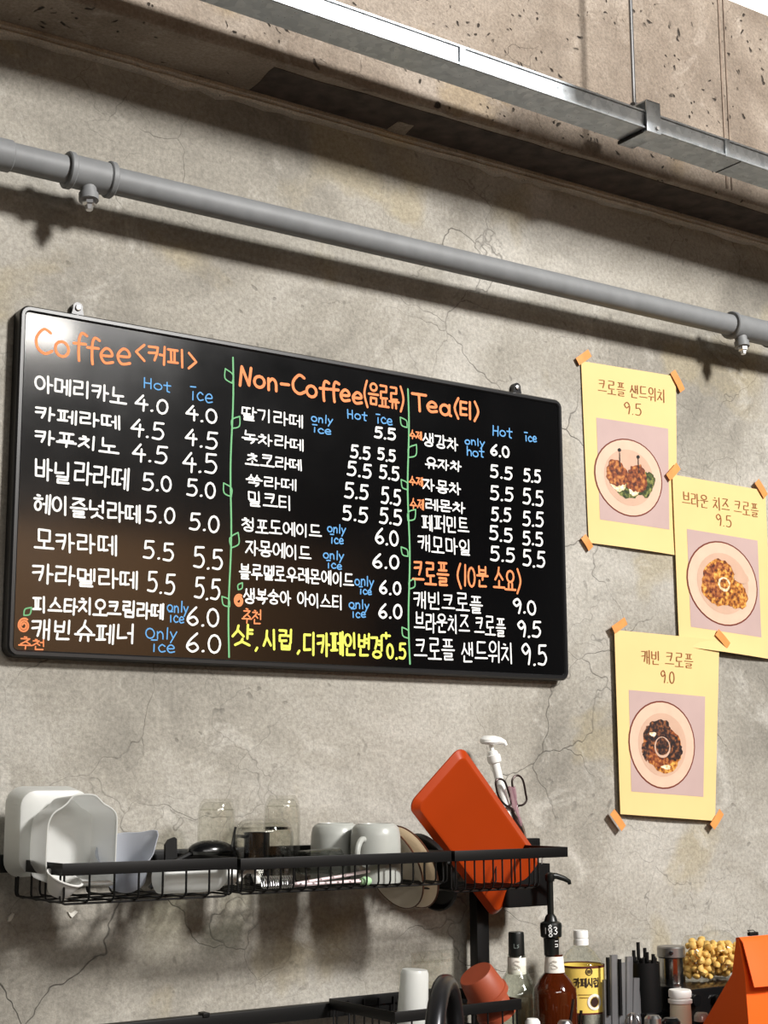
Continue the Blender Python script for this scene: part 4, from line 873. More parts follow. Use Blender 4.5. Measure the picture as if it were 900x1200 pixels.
# ------------------------------------------------------------------ orange tray and the things behind it
M_tray = mat('orange_plastic', (168, 58, 14), 0.30, spec=0.5, noise=0.04, nscale=6)
def tray():
    a_, e_ = math.radians(-6), math.radians(-22)
    n_ = Vector((-math.sin(a_) * math.cos(e_), -math.cos(a_) * math.cos(e_), math.sin(e_)))
    p0 = at(560, 975, -0.165); Q = [onplane(px, py, p0, n_) for px, py in ((537, 875), (487, 946), (585, 1086), (632, 1000))]
    c = sum(Q, Vector()) / 4; ex = ((Q[2] - Q[1]) + (Q[3] - Q[0])).normalized(); ey = n_.cross(ex).normalized()
    w_ = ((Q[2] - Q[1]).length + (Q[3] - Q[0]).length) / 2; h_ = ((Q[0] - Q[1]).length + (Q[3] - Q[2]).length) / 2
    def ring(d, off, r_): return [c + ex * a + ey * b + n_ * off for a, b in rrect(w_ + 2 * d, h_ + 2 * d, r_, 7)]
    mb = MB()
    outer = [ring(-.013, .004, .012), ring(-.010, .0035, .014), ring(-.001, -.0035, .020), ring(.001, -.005, .021), ring(.001, -.0075, .021), ring(-.001, -.0075, .020), ring(-.011, -.0005, .013), ring(-.014, .001, .012)]
    mb.loft(outer); mb.add(outer[0], [tuple(range(len(outer[0])))]); mb.add(outer[-1], [tuple(range(len(outer[-1]) - 1, -1, -1))])
    zmin = min(v.z for v in mb.v)
    o = mb.build('serving_tray', M_tray, origin=(c.x, c.y, zmin), smooth=22); tag(o, 'orange plastic serving tray propped on one corner in the right basket', 'tray')
tray()
def pump():
    y0, y1 = -0.062, -0.075
    top = at(574, 868, y0); col = at(578, 888, y0); low = at(590, 935, y1); d = (top - low).normalized()
    # carry the tube on down to the basket floor
    k = (low.z - BR_ - 0.003) / -d.z; foot = low + d * k
    t = thing('syrup_pump', 'white plastic syrup pump standing upright behind the orange tray', 'pump', tuple(foot))
    L_ = (col - foot).length; M = axisM(foot, d)
    MB().lathe([(0, 0), (.0085, 0), (.0085, L_ - .012), (.0125, L_ - .010), (.0135, L_ - .006), (.0135, L_ + .004), (.0105, L_ + .006), (.009, L_ + .012), (.0055, L_ + .014), (0, L_ + .014)], M, 24).build('collar_and_tube', M_whitep, t)
    Lt = (top - foot).length
    MB().lathe([(0, L_), (.0045, L_ + .01), (.0045, Lt - .004), (0, Lt - .004)], M, 14).build('plunger', M_whitep, t)
    hd = MB(); Mh = axisM(top, (d + Vector((0.1, -.25, .2))).normalized())
    hd.lathe([(0, -.007), (.017, -.006), (.0205, -.001), (.0195, .004), (.013, .009), (0, .010)], Mh, 28)
    s0 = top + Vector((.012, -.004, .000)); e = at(591, 870, y0 - 0.01)
    hd.tube([s0, s0.lerp(e, .5) + Vector((0, 0, .001)), e, e + Vector((.003, -.001, -.006))], [.009, .0075, .005, .0038], 12)
    hd.build('pump_head', M_whitep, t)
pump()
M_wire = mat('dark_wire', (52, 40, 38), 0.35, metal=0.6); M_pinkfilm = frosted('pinkish_film', (206, 160, 172), 0.45, 0.4)
def scissors():
    y = -0.09
    def P(l): return [at(px, py, y) for px, py in l]
    l2 = P([(606, 944), (602, 928), (600, 916), (603, 910), (608, 909), (613, 915), (616, 930), (617, 938), (613, 943), (608, 944)])
    l1 = P([(593, 944), (585, 935), (581, 920), (582, 914), (587, 913), (592, 917), (597, 932), (599, 941), (596, 945)])
    end = P([(602, 955), (612, 972), (617, 987)])
    for q in end: pass
    foot = at(622, 1035, y); foot.z = BR_ + 0.003
    t = thing('kitchen_scissors', 'wire-handled scissors wrapped in pinkish film behind the orange tray', 'scissors', tuple(foot))
    MB().tube(catmull(l1, 4, True), .0021, 8, closed=True).build('handle_loop', M_wire, t)
    MB().tube(catmull(l2, 4, True), .0021, 8, closed=True).build('handle_loop', M_wire, t)
    MB().tube([l1[0], *P([(600, 948), (604, 962), (612, 975)]), foot], [.0025, .003, .0035, .004, .0015], 8).build('blade', M_wire, t)
    MB().tube([l2[0], *P([(603, 952), (609, 962), (613, 972)]), foot + Vector((.004, 0, 0))], [.0025, .003, .0035, .004, .0015], 8).build('blade', M_steel, t)
    r = random.Random(2); mb = MB(); ax = P([(599, 922), (602, 940), (606, 955), (611, 968)])
    n = 12; rings = []
    for i, p in enumerate(catmull(ax, 4)):
        rr = .0095 - .0004 * i; rings.append([p + Vector((math.cos(2 * PI * j / n) * rr * r.uniform(.6, 1.15), math.sin(2 * PI * j / n) * rr * .7, r.uniform(-.002, .002))) for j in range(n)])
    mb.loft(rings, True, True); mb.build('film_wrap', M_pinkfilm, t)
scissors()
def caddy():
    y0, y1 = -0.116, -0.064; xa, xb = at(584, 1050, -0.09).x, at(637, 1050, -0.09).x; zt, zb = at(612, 1014, -0.13).z, at(612, 1064, -0.13).z
    t = thing('utensil_caddy', 'black utensil caddy under the right end of the upper rack behind the orange tray', 'caddy', ((xa + xb) / 2, -.125, zb))
    w_, d_ = xb - xa, y1 - y0; c = Vector(((xa + xb) / 2, (y0 + y1) / 2, 0)); rs = []
    for k, z, i in ((.94, zb, 0), (1, zb + .006, 0), (1, zt, 0), (.95, zt, .0), (.93, zb + .008, 0)): rs.append([Vector((c.x + a * k, c.y + b * k, z)) for a, b in rrect(w_, d_, .008, 4)])
    MB().loft(rs, True, True).build('caddy_body', M_blkmat, t)
    MB().box((xb - .02, y1 - 0.003, zt - 0.01), (xb - .004, y1, 1.392)).build('hook', M_blk, t)
    r = random.Random(3)
    for i in range(3):
        x = xb - .014 - i * .011; yy = y0 + .015 + i * .012
        tt = thing('teaspoon', ['shiny teaspoon at the right end of the black utensil caddy', 'shiny teaspoon in the middle of the black utensil caddy', 'shiny teaspoon nearest the orange tray in the black utensil caddy'][i], 'spoon', (x, yy, zb + .008), 'teaspoons in the utensil caddy')
        MB().tube([(x, yy, zb + .010), (x + .002, yy, zt), (x + .004, yy, zt + .012)], .0016, 8).build('handle', M_steel, tt)
        MB().lathe([(0, -.010), (.004, -.008), (.0065, 0), (.005, .008), (0, .010)], axisM((x + .005, yy, zt + .019), (.2, 0, 1)), 14, sy=.35).build('bowl', M_steel, tt)
caddy()

# ------------------------------------------------------------------ the lower basket and the counter
ZC = 0.93
def beaker():
    y = -0.16; c = at(482, 1150, y); z0 = 1.072; k = sc(482, 1150, y); zt = at(482, 1136, y).z; H = zt - z0
    o = MB().lathe([(.0275, 0), (.0285, .002), (.0245, H - .006), (.022, H), (0, H), (0, H - .003), (.0215, H - .004), (.0255, .002), (.0275, 0)][:-1], T((c.x, y, z0), rx=0.03, ry=0.05), 36).build('beaker', M_frost, origin=(c.x, y, z0)); tag(o, 'frosted white beaker upside down at the left end of the lower basket', 'beaker')
beaker()
M_terra = mat('terracotta_plastic', (152, 70, 44), 0.5, noise=0.06, nscale=30)
def terracotta(label, axis_top, axis_low, r, y):
    a, b = at(*axis_top, y), at(*axis_low, y); d = (b - a).normalized(); L_ = (b - a).length; M = axisM(a, d)
    o = MB().lathe([(0, 0), (r * .80, 0), (r * .86, .003), (r * .97, L_ - .010), (r * 1.03, L_ - .009), (r * 1.03, L_), (r * .93, L_), (r * .80, .006), (0, .006)], M, 40).build('terracotta_cup', M_terra, origin=tuple(b)); return tag(o, label, 'cup', 'terracotta cups in the lower basket')
terracotta('upper terracotta cup of the tilted nested pair in the lower basket', (557, 1141), (573, 1168), 0.0375, -0.215)
terracotta('lower terracotta cup of the nested pair, peeping out below the upper one', (569, 1160), (583, 1190), 0.0345, -0.215)
def small_glass():
    y = -0.12; c = at(514, 1158, y); z0 = 1.072; zt = at(514, 1152, y).z
    o = MB().lathe([(0, 0), (.022, 0), (.0235, .003), (.027, zt - z0), (.0255, zt - z0), (.0215, .005), (0, .005)], T((c.x, y, z0)), 32).build('small_glass', M_glass, origin=(c.x, y, z0)); tag(o, 'small clear glass in the lower basket behind the black faucet', 'glass')
small_glass()
def acrylic():
    a, b = at(484, 1149, -0.036), at(534, 1112, -0.036)
    t = thing('clear_plastic_pack', 'clear embossed plastic pack standing on the lower rail against the wall', 'plastic pack', ((a.x + b.x) / 2, -0.033, 1.121))
    MB().box((a.x, -0.035, 1.1213), (b.x, -0.0285, b.z), bev=.002).build('film_body', M_film, t)
    k = MB(); k.box((a.x + .002, -0.0365, at(500, 1129, -.036).z), (b.x - .002, -0.0345, at(500, 1126, -.036).z), bev=.0006)
    k.build('embossed_bar', M_film, t)
    for x, s_ in ((.16, 1), (.30, -1)):
        xx = a.x + (b.x - a.x) * x; MB().tube([(xx, -.0355, b.z - .004), (xx + .004 * s_, -.0355, b.z - .012), (xx + .010 * s_, -.0355, b.z - .019)], .0012, 6).build('embossed_stroke', M_film, t)
    xx = a.x + (b.x - a.x) * .68; MB().tube([(xx, -.0355, b.z - .003), (xx, -.0355, b.z - .02)], .0014, 6).build('embossed_stroke', M_film, t)
acrylic()
M_faucet = mat('gunmetal_faucet', (54, 54, 56), 0.3, metal=0.75)
def faucet():
    ya, yb_ = -0.72, -0.585
    A, B = at(507, 1200, ya), at(534, 1200, yb_); topz = at(520, 1153, -.65).z; r = .0135
    t = thing('kitchen_faucet', 'dark grey gooseneck faucet curving up in front of the lower basket', 'faucet', (B.x, B.y, ZC))
    pts = [Vector((B.x, B.y, ZC + .02)), Vector((B.x, B.y, 1.05))]
    c = (A + B) / 2; hz = topz - (A - B).length / 2; R = (A - B).length / 2; u = (A - B) / 2; u.z = 0
    for i in range(15):
        a = PI * i / 14; pts.append(Vector((c.x, c.y, hz)) - u * math.cos(a) + Vector((0, 0, R * math.sin(a))))
    pts += [Vector((A.x, A.y, hz - .04)), Vector((A.x, A.y, hz - .07))]
    MB().tube(pts, r, 20).build('gooseneck', M_faucet, t)
    MB().lathe([(0, 0), (.028, 0), (.028, .006), (.022, .012), (.022, .06), (.016, .066), (0, .066)], T((B.x, B.y, ZC)), 28).build('base', M_faucet, t)
    MB().lathe([(0, 0), (.0155, 0), (.0155, .02), (0, .02)], T((A.x, A.y, hz - .085)), 20).build('spout_tip', M_faucet, t)
    MB().tube([(B.x, B.y, ZC + .04), (B.x + .03, B.y, ZC + .045), (B.x + .07, B.y - .01, ZC + .06)], [.008, .006, .005], 10).build('lever', M_faucet, t)
faucet()

def pxlathe(mb, px, y, prof, n=36, inner=None):
    """upright turned shape from (py, half width in px) pairs at depth y, top to bottom; returns base point"""
    out = []; x = at(px, prof[len(prof) // 2][0], y).x
    for py, hw in prof:
        out.append((hw / sc(px, py, y), at(px, py, y).z))
    mb.lathe(out, T((x, y, 0)), n); return x
def zpx(px, py, y): return at(px, py, y).z
M_bottleglass = thin_clear('bottle_glass', (250, 252, 249), 1.0); M_label = mat('white_label', (228, 224, 214), 0.6, noise=0.03)
M_amber = mat('amber_syrup', (96, 38, 12), 0.08, trans=0.55, ior=1.35, noise=0.1, nscale=5, coat=0.6); M_capblk = mat('black_cap', (16, 20, 18), 0.35)
def mark(parent, name, strokes, px, py, y, r, hpx, wpx, m, lw, x_axis):
    """lettering wrapped on the front of an upright cylinder of radius r centred at x_axis"""
    k = sc(px, py, y - r); c = at(px, py, y - r * .8); mb = MB()
    # direction from axis to the camera
    v = Vector((CX - x_axis, CY - y)); ph0 = math.atan2(v.y, v.x)
    for s_ in strokes:
        ribbon(mb, [(a * wpx / k, (b - .5) * hpx / k) for a, b in s_], lw / k, lambda a, b: Vector((x_axis + (r + .0006) * math.cos(ph0 + a / r), y + (r + .0006) * math.sin(ph0 + a / r), c.z + b)))
    return mb.build(name, m, parent, smooth=0, normals=False)
def syrup_bottles():
    # clear bottle
    y = -0.15; px = 606; x = at(px, 1150, y).x; k = sc(px, 1150, y)
    t = thing('syrup_bottle', 'clear glass syrup bottle with a black cap, left of the amber bottle', 'bottle', (x, y, ZC))
    pz = lambda v: zpx(px, v, y)
    body = [(0, ZC), (.037, ZC), (.039, ZC + .004), (.039, pz(1166)), (.0375, pz(1161)), (.028, pz(1148)), (.0185, pz(1137)), (.0165, pz(1128)), (.0165, pz(1118)), (.012, pz(1116))]
    mb = MB(); mb.lathe(body, T((x, y, 0)), 40); mb.lathe([(max(0, r - .0025), z + (.004 if z < ZC + .003 else 0)) for r, z in body], T((x, y, 0)), 40); mb.build('glass_body', M_bottleglass, t, smooth=60)
    MB().lathe([(.0172, pz(1141)), (.0172, pz(1123)), (.0166, pz(1121.5)), (.0162, pz(1141))], T((x, y, 0)), 32, close=True).build('neck_label', M_label, t)
    MB().lathe([(0, pz(1092)), (.0135, pz(1092)), (.0145, pz(1094)), (.0150, pz(1120)), (0, pz(1120))], T((x, y, 0)), 32).build('cap', M_capblk, t)
    MB().lathe([(0, ZC + .006), (.0355, ZC + .006), (.0355, pz(1172)), (0, pz(1172))], T((x, y, 0)), 32).build('clear_syrup', thin_clear('clear_syrup', (246, 245, 240), .4), t)
    for yy, txt in ((1109, 'LS'), ):
        mark(t, 'cap_lettering', [[(-.3, .1), (-.3, 1), ], [(-.3, .1), (-.05, .1)], [(.3, .9), (.1, .7), (.3, .4), (.1, .1)]], px, yy, y, .0149, 5, 9, mat('grey_print', (120, 130, 126), .5), .8, x)
    sw = sm((.3, .9), (-.1, 1), (-.35, .7), (.2, .35), (.35, .1), (-.2, 0), (-.4, .25))
    mark(t, 'neck_emblem', [sw], px, 1131, y, .0173, 9, 10, mat('grey_emblem', (196, 190, 180), .5), 1.1, x)
    # amber bottle with its pump
    y = -0.15; px = 650; x = at(px, 1150, y).x; pz = lambda v: zpx(px, v, y)
    t = thing('syrup_bottle', 'amber glass syrup bottle with a tall black pump, beside the yellow label bottle', 'bottle', (x, y, ZC))
    MB().lathe([(0, ZC), (.0395, ZC), (.0415, ZC + .004), (.0415, pz(1163)), (.040, pz(1158)), (.030, pz(1147)), (.0195, pz(1140)), (.0170, pz(1137)), (.0165, pz(1118)), (0, pz(1118))], T((x, y, 0)), 8 * 5).build('glass_body', M_amber, t, smooth=50)
    MB().lathe([(.0195, pz(1139)), (.0172, pz(1121)), (.0160, pz(1119.5)), (0.0160, pz(1139))], T((x, y, 0)), 32, close=True).build('neck_label', M_label, t)
    c0 = pz(1120)
    MB().lathe([(0, c0), (.0125, c0), (.0140, c0 + .002), (.0148, pz(1099)), (.0200, pz(1097)), (.0208, pz(1084)), (.0196, pz(1081)), (.0130, pz(1079)), (.0105, pz(1074)), (.0070, pz(1071)), (0, pz(1071))], T((x - .006, y, 0)), 32).build('pump_collar', M_capblk, t)
    xs_, ys_ = x - .006, y
    pm = MB(); pm.tube([(xs_, ys_, pz(1073)), (xs_, ys_, pz(1040)), (xs_, ys_, pz(1024))], .0062, 14)
    pm.build('pump_stem', M_capblk, t)
    hd = MB(); h0 = Vector((xs_, ys_, pz(1026))); e = at(667, 1033, y - .012)
    hd.lathe([(0, -.010), (.0085, -.010), (.0095, -.004), (.0090, .002), (.006, .005), (0, .006)], T(h0), 20)
    hd.tube([h0, h0.lerp(e, .35) + Vector((0, 0, .0032)), h0.lerp(e, .75) + Vector((0, 0, .0026)), e, e + Vector((.001, 0, -.005))], [.0068, .0058, .005, .0042, .0036], 12)
    hd.build('pump_spout', M_capblk, t)
    wm = mat('white_print', (236, 238, 236), .5); D = lambda s_, cx, cy, w_, h_: [[(cx + (a - .33) * w_, cy + b * h_) for a, b in q] for q in s_]
    num = D([[(.33, 1), (.33, 0)]], -.62, .25, .6, .5) + D(LA['8'][0], -.12, .47, .62, .55) + D(LA['8'][0], -.08, -.02, .62, .55) + D(LA['3'][0], .48, .2, .62, .62)
    mark(t, 'collar_number', num, 644, 1091, y, .0207, 13, 10.5, wm, 1.0, x - .006)
    mark(t, 'collar_print', [[(.5, .9), (.9, .9)], [(.5, .2), (.9, .2), (.9, .5), (.5, .5)]], 644, 1107, y, .0149, 9, 9, wm, .8, x - .006)
    mark(t, 'neck_emblem', [sw], px, 1131, y, .0188, 9, 10, mat('grey_emblem', (196, 190, 180), .5), 1.1, x)
syrup_bottles()
def label_bottle():
    y = -0.115; px = 682; x = at(px, 1150, y).x; pz = lambda v: zpx(px, v, y); R = .0435
    t = thing('cafe_syrup_bottle', 'clear plastic bottle with a white cap and yellow label next to the amber bottle', 'bottle', (x, y, ZC))
    body = [(0, ZC), (R * .9, ZC), (R, ZC + .006), (R, pz(1131)), (.038, pz(1125)), (.028, pz(1115)), (.0165, pz(1109)), (.0135, pz(1106)), (.0135, pz(1100))]
    mb = MB(); mb.lathe(body, T((x, y, 0)), 40); mb.build('bottle_body', M_bottleglass, t, smooth=60)
    MB().lathe([(0, pz(1090)), (.0135, pz(1090)), (.0145, pz(1092)), (.0145, pz(1098.5)), (.0138, pz(1099)), (.0138, pz(1100)), (.0148, pz(1100.5)), (.0148, pz(1107)), (0, pz(1107))], T((x, y, 0)), 30).build('cap', M_whitep, t)
    MB().lathe([(R + .0006, pz(1184)), (R + .0006, pz(1131))], T((x, y, 0)), 48).build('yellow_label', mat('yellow_label', (244, 210, 104), .55, noise=.05, nscale=14), t)
    dk = mat('dark_label_print', (48, 32, 18), .6); rm_ = mat('maroon_label_edge', (84, 26, 18), .6)
    for pt, pb in ((1129.5, 1132), (1183.5, 1185.5)): MB().lathe([(R + .0010, pz(pb)), (R + .0010, pz(pt))], T((x, y, 0)), 48).build('label_edge', rm_, t)
    st, adv = layout('카페시럽', 0, random.Random(1)); st = [[(a / adv * 2 - .62, b) for a, b in q] for q in st]
    mark(t, 'label_lettering', st, px, 1152, y, R + .0006, 10, 15.5, dk, 1.5, x)
    mark(t, 'label_emblem', [circ(.62, .5, .28, .5), [(.45, .5), (.8, .5)], [(.48, .68), (.76, .68)], [(.48, .32), (.76, .32)]], px, 1139, y, R + .0006, 8, 14, dk, 1.1, x)
    fine = [[(-.3 + .1 * i, .0), (-.24 + .1 * i, .0)] for i in range(12)] + [[(-.2 + .1 * i, -.55), (-.14 + .1 * i, -.55)] for i in range(8)] + [[(-1.5 + .1 * i, 1.9), (-1.44 + .1 * i, 1.9)] for i in range(6)] + [[(-1.5 + .1 * i, 1.3), (-1.44 + .1 * i, 1.3)] for i in range(6)]
    mark(t, 'label_small_print', fine, px, 1163, y, R + .0006, 6, 15, mat('brown_small_print', (130, 96, 40), .6), .8, x)
    mark(t, 'label_cup_ring', [circ(1.0, .5, .52, .52, 20)], px, 1175, y, R + .0010, 15, 15, mat('white_cup_print', (236, 230, 220), .5), 3, x)
    mark(t, 'label_coffee_print', [circ(1.0, .5, .22, .25, 20), circ(1.0, .5, .08, .08, 8)], px, 1175, y, R + .0012, 15, 15, mat('coffee_print', (48, 22, 12), .5), 3.6, x)
label_bottle()

# straws
M_straw = mat('black_straw', (8, 8, 8), 0.5, spec=0.3); M_grey = frosted('grey_straw_sleeve', (132, 132, 134), 0.30, 0.3)
def straws():
    y = -0.16; px = 756; x = at(px, 1160, y).x; k = sc(px, 1160, y); zt = zpx(px, 1127, y); R = 18 / k
    t = thing('straw_holder', 'black cylindrical straw holder packed with black straws', 'straw holder', (x, y, ZC))
    MB().lathe([(0, ZC), (R * .95, ZC), (R, ZC + .004), (R, zt), (R - .002, zt), (R - .003, ZC + .005), (0, ZC + .005)], T((x, y, 0)), 36).build('holder_body', M_blkmat, t)
    MB().lathe([(R, zpx(px, 1189, y)), (R + .0015, zpx(px, 1188, y)), (R + .0015, zpx(px, 1186, y)), (R, zpx(px, 1185, y))], T((x, y, 0)), 36).build('metal_band', M_dsteel, t)
    r = random.Random(21); tall = {3: 1104, 7: 1112, 11: 1113, 5: 1115, 15: 1117}; n = 0; proto = None
    spots = []
    for ring_, cnt in ((0, 1), (.36, 6), (.72, 12)):
        for j in range(cnt): spots.append((ring_ * R * math.cos(2 * PI * j / cnt + ring_), ring_ * R * math.sin(2 * PI * j / cnt + ring_)))
    for i, (dx, dy) in enumerate(spots):
        top = zpx(px, tall.get(i, 1121 + r.uniform(0, 5)), y); z0 = ZC + .006
        o = MB().tube([(x + dx * .8, y + dy * .8, z0), (x + dx * .9, y + dy * .9, (z0 + top) / 2), (x + dx, y + dy, top)], .0036, 10).build('drinking_straw', M_straw, origin=(x + dx * .8, y + dy * .8, z0))
        tag(o, 'black drinking straw standing in the black holder', 'straw', 'black straws in the holder')
    # sleeve of wrapped straws
    px = 727; y = -0.17; a, b = at(709, 1160, y), at(745, 1160, y)
    t = thing('straw_sleeve', 'grey translucent sleeve of wrapped straws left of the straw holder', 'straw pack', ((a.x + b.x) / 2, y, ZC))
    for i, q in enumerate((711, 719, 727, 735, 742, 748)):
        xa = at(q, 1190, y).x; tp = at(q + [-1, 0, 1, 2, 3, 4][i], [1148, 1119, 1128, 1121, 1146, 1152][i], y); hw = .0084
        MB().loft([[Vector((xa * .4 + cx * .6 if 0 else xx + a_ , y + b_, zz)) for a_, b_ in rrect(2 * hw, .008, .003, 2)] for xx, zz in ((xa, ZC), (xa, 1.0), (tp.x, tp.z))], True, True).build('paper_sleeve', M_grey, t)
    for q, tp, lo in ((712, 1122, 1150), (726, 1124, 1150)):
        pa, pb = at(q, tp, y - .007), at(q + 1.5, lo + 40, y - .007)
        o = MB().tube([pb, pa], .0036, 8).build('drinking_straw', M_straw, origin=tuple(pb)); tag(o, 'black straw tip at the %s of the grey sleeve pack' % ('left edge' if q == 712 else 'middle'), 'straw', 'loose black straws by the sleeve')
straws()
# steel canister and snack globe stand on a long black caddy
def black_box():
    y0, y1 = -0.235, -0.075; xa, xb = at(775, 1170, -.16).x, at(850, 1170, -.16).x; zt = zpx(800, 1152, -.16)
    t = thing('coffee_machine', 'black glossy machine base under the steel canister and the snack globe', 'machine', ((xa + xb) / 2, -.155, ZC))
    xb += .05
    MB().box((xa, y0, ZC), (xb, y1, zt), bev=.006).build('housing', M_blkgloss, t)
    for px in (812, 838):
        x = at(px, 1172, y0).x; MB().lathe([(0, 0), (.011, 0), (.012, .002), (.011, .012), (0, .012)], axisM((x, y0, zpx(px, 1172, y0)), (0, -1, 0)), 22).build('knob', M_blkgloss, t)
    return zt
ZBX = black_box()
M_can = mat('polished_steel', (178, 176, 172), 0.16, metal=1.0)
def canister():
    y = -0.14; px = 787; x = at(px, 1130, y).x; k = sc(px, 1130, y); R = 15.5 / k; pz = lambda v: zpx(px, v, y)
    t = thing('steel_canister', 'polished steel canister with a steel lid right of the straws', 'canister', (x, y, ZBX))
    MB().lathe([(0, ZBX), (R * .97, ZBX), (R, ZBX + .003), (R, pz(1122)), (0, pz(1122))], T((x, y, 0)), 40).build('canister_body', M_can, t)
    l = MB().lathe([(0, pz(1108)), (R * .98, pz(1108.5)), (R * 1.05, pz(1110)), (R * 1.06, pz(1120.5)), (R * 1.0, pz(1121.5)), (0, pz(1121.5))], T((x, y, 0)), 40).build('lid', mat('brushed_lid', (150, 148, 144), .38, metal=.9), t)
    v = Vector((CX - x, CY - y, 0)).normalized(); p = Vector((x, y, pz(1115))) + v * R * 1.05
    MB().lathe([(0, 0), (.004, 0), (.004, .002), (0, .003)], axisM(p, v), 14).build('rivet', M_dsteel, l)
canister()
M_snack = mat('golden_snack', (226, 186, 104), 0.55, noise=0.16, nscale=60, bump=0.3)
def snacks():
    y = -0.145; px = 842; c = at(px, 1120, y); k = sc(px, 1120, y); R = 28.5 / k
    c.z = ZBX + R * .92
    t = thing('snack_globe', 'round clear glass globe jar of yellow snacks half behind the orange bag', 'jar', (c.x, y, ZBX))
    n = 14; prof = [(R * math.sin(PI * i / n), R * math.cos(PI * i / n)) for i in range(n)] + [(R * math.sin(PI * .90), -R * .92), (0, -R * .92)]
    prof = [(r_, z) for r_, z in prof if z >= -R * .921]
    prof = sorted(prof, key=lambda q: -q[1]); prof = [q for q in prof if not (q[0] == 0 and q[1] < 0)] + [(0, -R * .92)]
    MB().lathe(prof, T(c), 40).build('globe', M_glass, t, smooth=80)
    # clear pouch on the left
    pc = at(816, 1122, -0.15); kk = sc(816, 1122, -.15); W2, D2 = 14.5 / kk, .03; zt = zpx(816, 1095, -.15)
    t2 = thing('snack_pouch', 'clear pouch of yellow snacks standing between the steel canister and the glass globe', 'pouch', (pc.x, -.15, ZBX))
    rs = [[Vector((pc.x + a * kx, -.15 + b * ky, z)) for a, b in rrect(2 * W2, 2 * D2, .008, 4)] for kx, ky, z in ((.92, .9, ZBX + .0005), (1, 1, ZBX + .008), (1, .95, ZBX + (zt - ZBX) * .6), (1.0, .4, zt - .006), (1.0, .06, zt))]
    MB().loft(rs, True, True).build('pouch_film', M_film, t2)
    # one snack piece, copied
    r = random.Random(9); mb = MB(); nr = 7; ns = 10
    rings = []
    for i in range(nr + 1):
        th = PI * i / nr; rings.append([Vector(((.0078 + .0012 * math.sin(3 * 2 * PI * j / ns)) * math.sin(th) * math.cos(2 * PI * j / ns), (.0066) * math.sin(th) * math.sin(2 * PI * j / ns), .0062 * math.cos(th) - .002 * math.sin(th) ** 4)) for j in range(ns)])
    mb.loft(rings); proto = mb.build('snack_piece', M_snack, origin=(0, 0, 0)); first = True
    def put(p, label, group):
        nonlocal first
        o = proto if first else proto.copy()
        if not first: COL.objects.link(o)
        first = False; o.location = p; o.rotation_euler = (r.uniform(0, 6), r.uniform(0, 6), r.uniform(0, 6)); s_ = r.uniform(.85, 1.2); o.scale = (s_, s_, s_); tag(o, label, 'snack', group)
    def fill(inside, lo, hi, label, group, want):
        pts = []; tries = 0
        while len(pts) < want and tries < 30000:
            tries += 1; p = Vector((r.uniform(lo[0], hi[0]), r.uniform(lo[1], hi[1]), r.uniform(lo[2], hi[2])))
            if inside(p) and all((p - q).length > .0118 for q in pts): pts.append(p)
        for p in pts: put(p, label, group)
    Rr = R - .009
    fill(lambda p: (p - c).length < Rr and p.z < c.z + R * .42 and p.z > c.z - R * .92 + .007, (c.x - R, c.y - R, c.z - R), (c.x + R, c.y + R, c.z + R * .45), 'yellow snack piece inside the round glass globe', 'snack pieces in the glass globe', 110)
    fill(lambda p: abs(p.x - pc.x) < W2 - .008 and abs(p.y + .15) < D2 * (1 if p.z < ZBX + (zt - ZBX) * .6 else .5) - .008 and p.z > ZBX + .009, (pc.x - W2, -.15 - D2, ZBX), (pc.x + W2, -.15 + D2, zt - .010), 'yellow snack piece inside the clear pouch', 'snack pieces in the clear pouch', 60)
snacks()
def lid_jar():
    y = -0.29; px = 797; x = at(px, 1170, y).x; pz = lambda v: zpx(px, v, y); k = sc(px, 1170, y); R = 13 / k
    t = thing('cream_jar', 'cream coloured bottle with a round white lid standing in front of the black machine', 'jar', (x, y, ZC))
    MB().lathe([(0, ZC), (R * 1.02, ZC), (R * 1.08, ZC + .004), (R * .95, pz(1185)), (R * .92, pz(1175)), (0, pz(1175))], T((x, y, 0)), 36).build('jar_body', mat('cream_plastic', (232, 222, 196), .4, noise=.03), t)
    MB().lathe([(0, pz(1159)), (R * .95, pz(1159.5)), (R * 1.04, pz(1161.5)), (R * 1.02, pz(1168)), (R * .9, pz(1169)), (R * .9, pz(1170.5)), (R * 1.08, pz(1171)), (R * 1.08, pz(1175)), (R * .9, pz(1176)), (0, pz(1176))], T((x, y, 0)), 36).build('lid', M_whitep, t)
lid_jar()
# small items along the bottom edge
def shaker(label, px, top, hw, y, m_cap, m_body):
    x = at(px, top, y).x; k = sc(px, top, y); R = hw / k; zt = zpx(px, top, y)
    t = thing('shaker', label, 'shaker', (x, y, ZC))
    MB().lathe([(0, ZC), (R * .95, ZC), (R, ZC + .004), (R, zt - .016), (0, zt - .016)], T((x, y, 0)), 28).build('shaker_body', m_body, t)
    MB().lathe([(0, zt), (R * .7, zt - .001), (R * .98, zt - .006), (R * 1.03, zt - .016), (0, zt - .016)], T((x, y, 0)), 28).build('cap', m_cap, t)
shaker('dark shaker with a domed silver cap in front of the straw holder', 765, 1189, 10, -0.33, M_steel, M_blkgloss)
shaker('black shaker with a dark dome cap, just right of the silver capped shaker', 786, 1192, 11, -0.40, M_blkgloss, M_blkgloss)
shaker('black shaker with a white cap below the clear syrup bottle', 624, 1193, 9, -0.28, M_whitep, M_blkmat)
shaker('black shaker with a silver cap below the amber syrup bottle', 662, 1195, 9, -0.30, M_steel, M_blkmat)
shaker('pale capped shaker beside the orange bag', 822, 1186, 9, -0.29, mat('pearl_cap', (200, 192, 186), .3, metal=.3), M_blkmat)
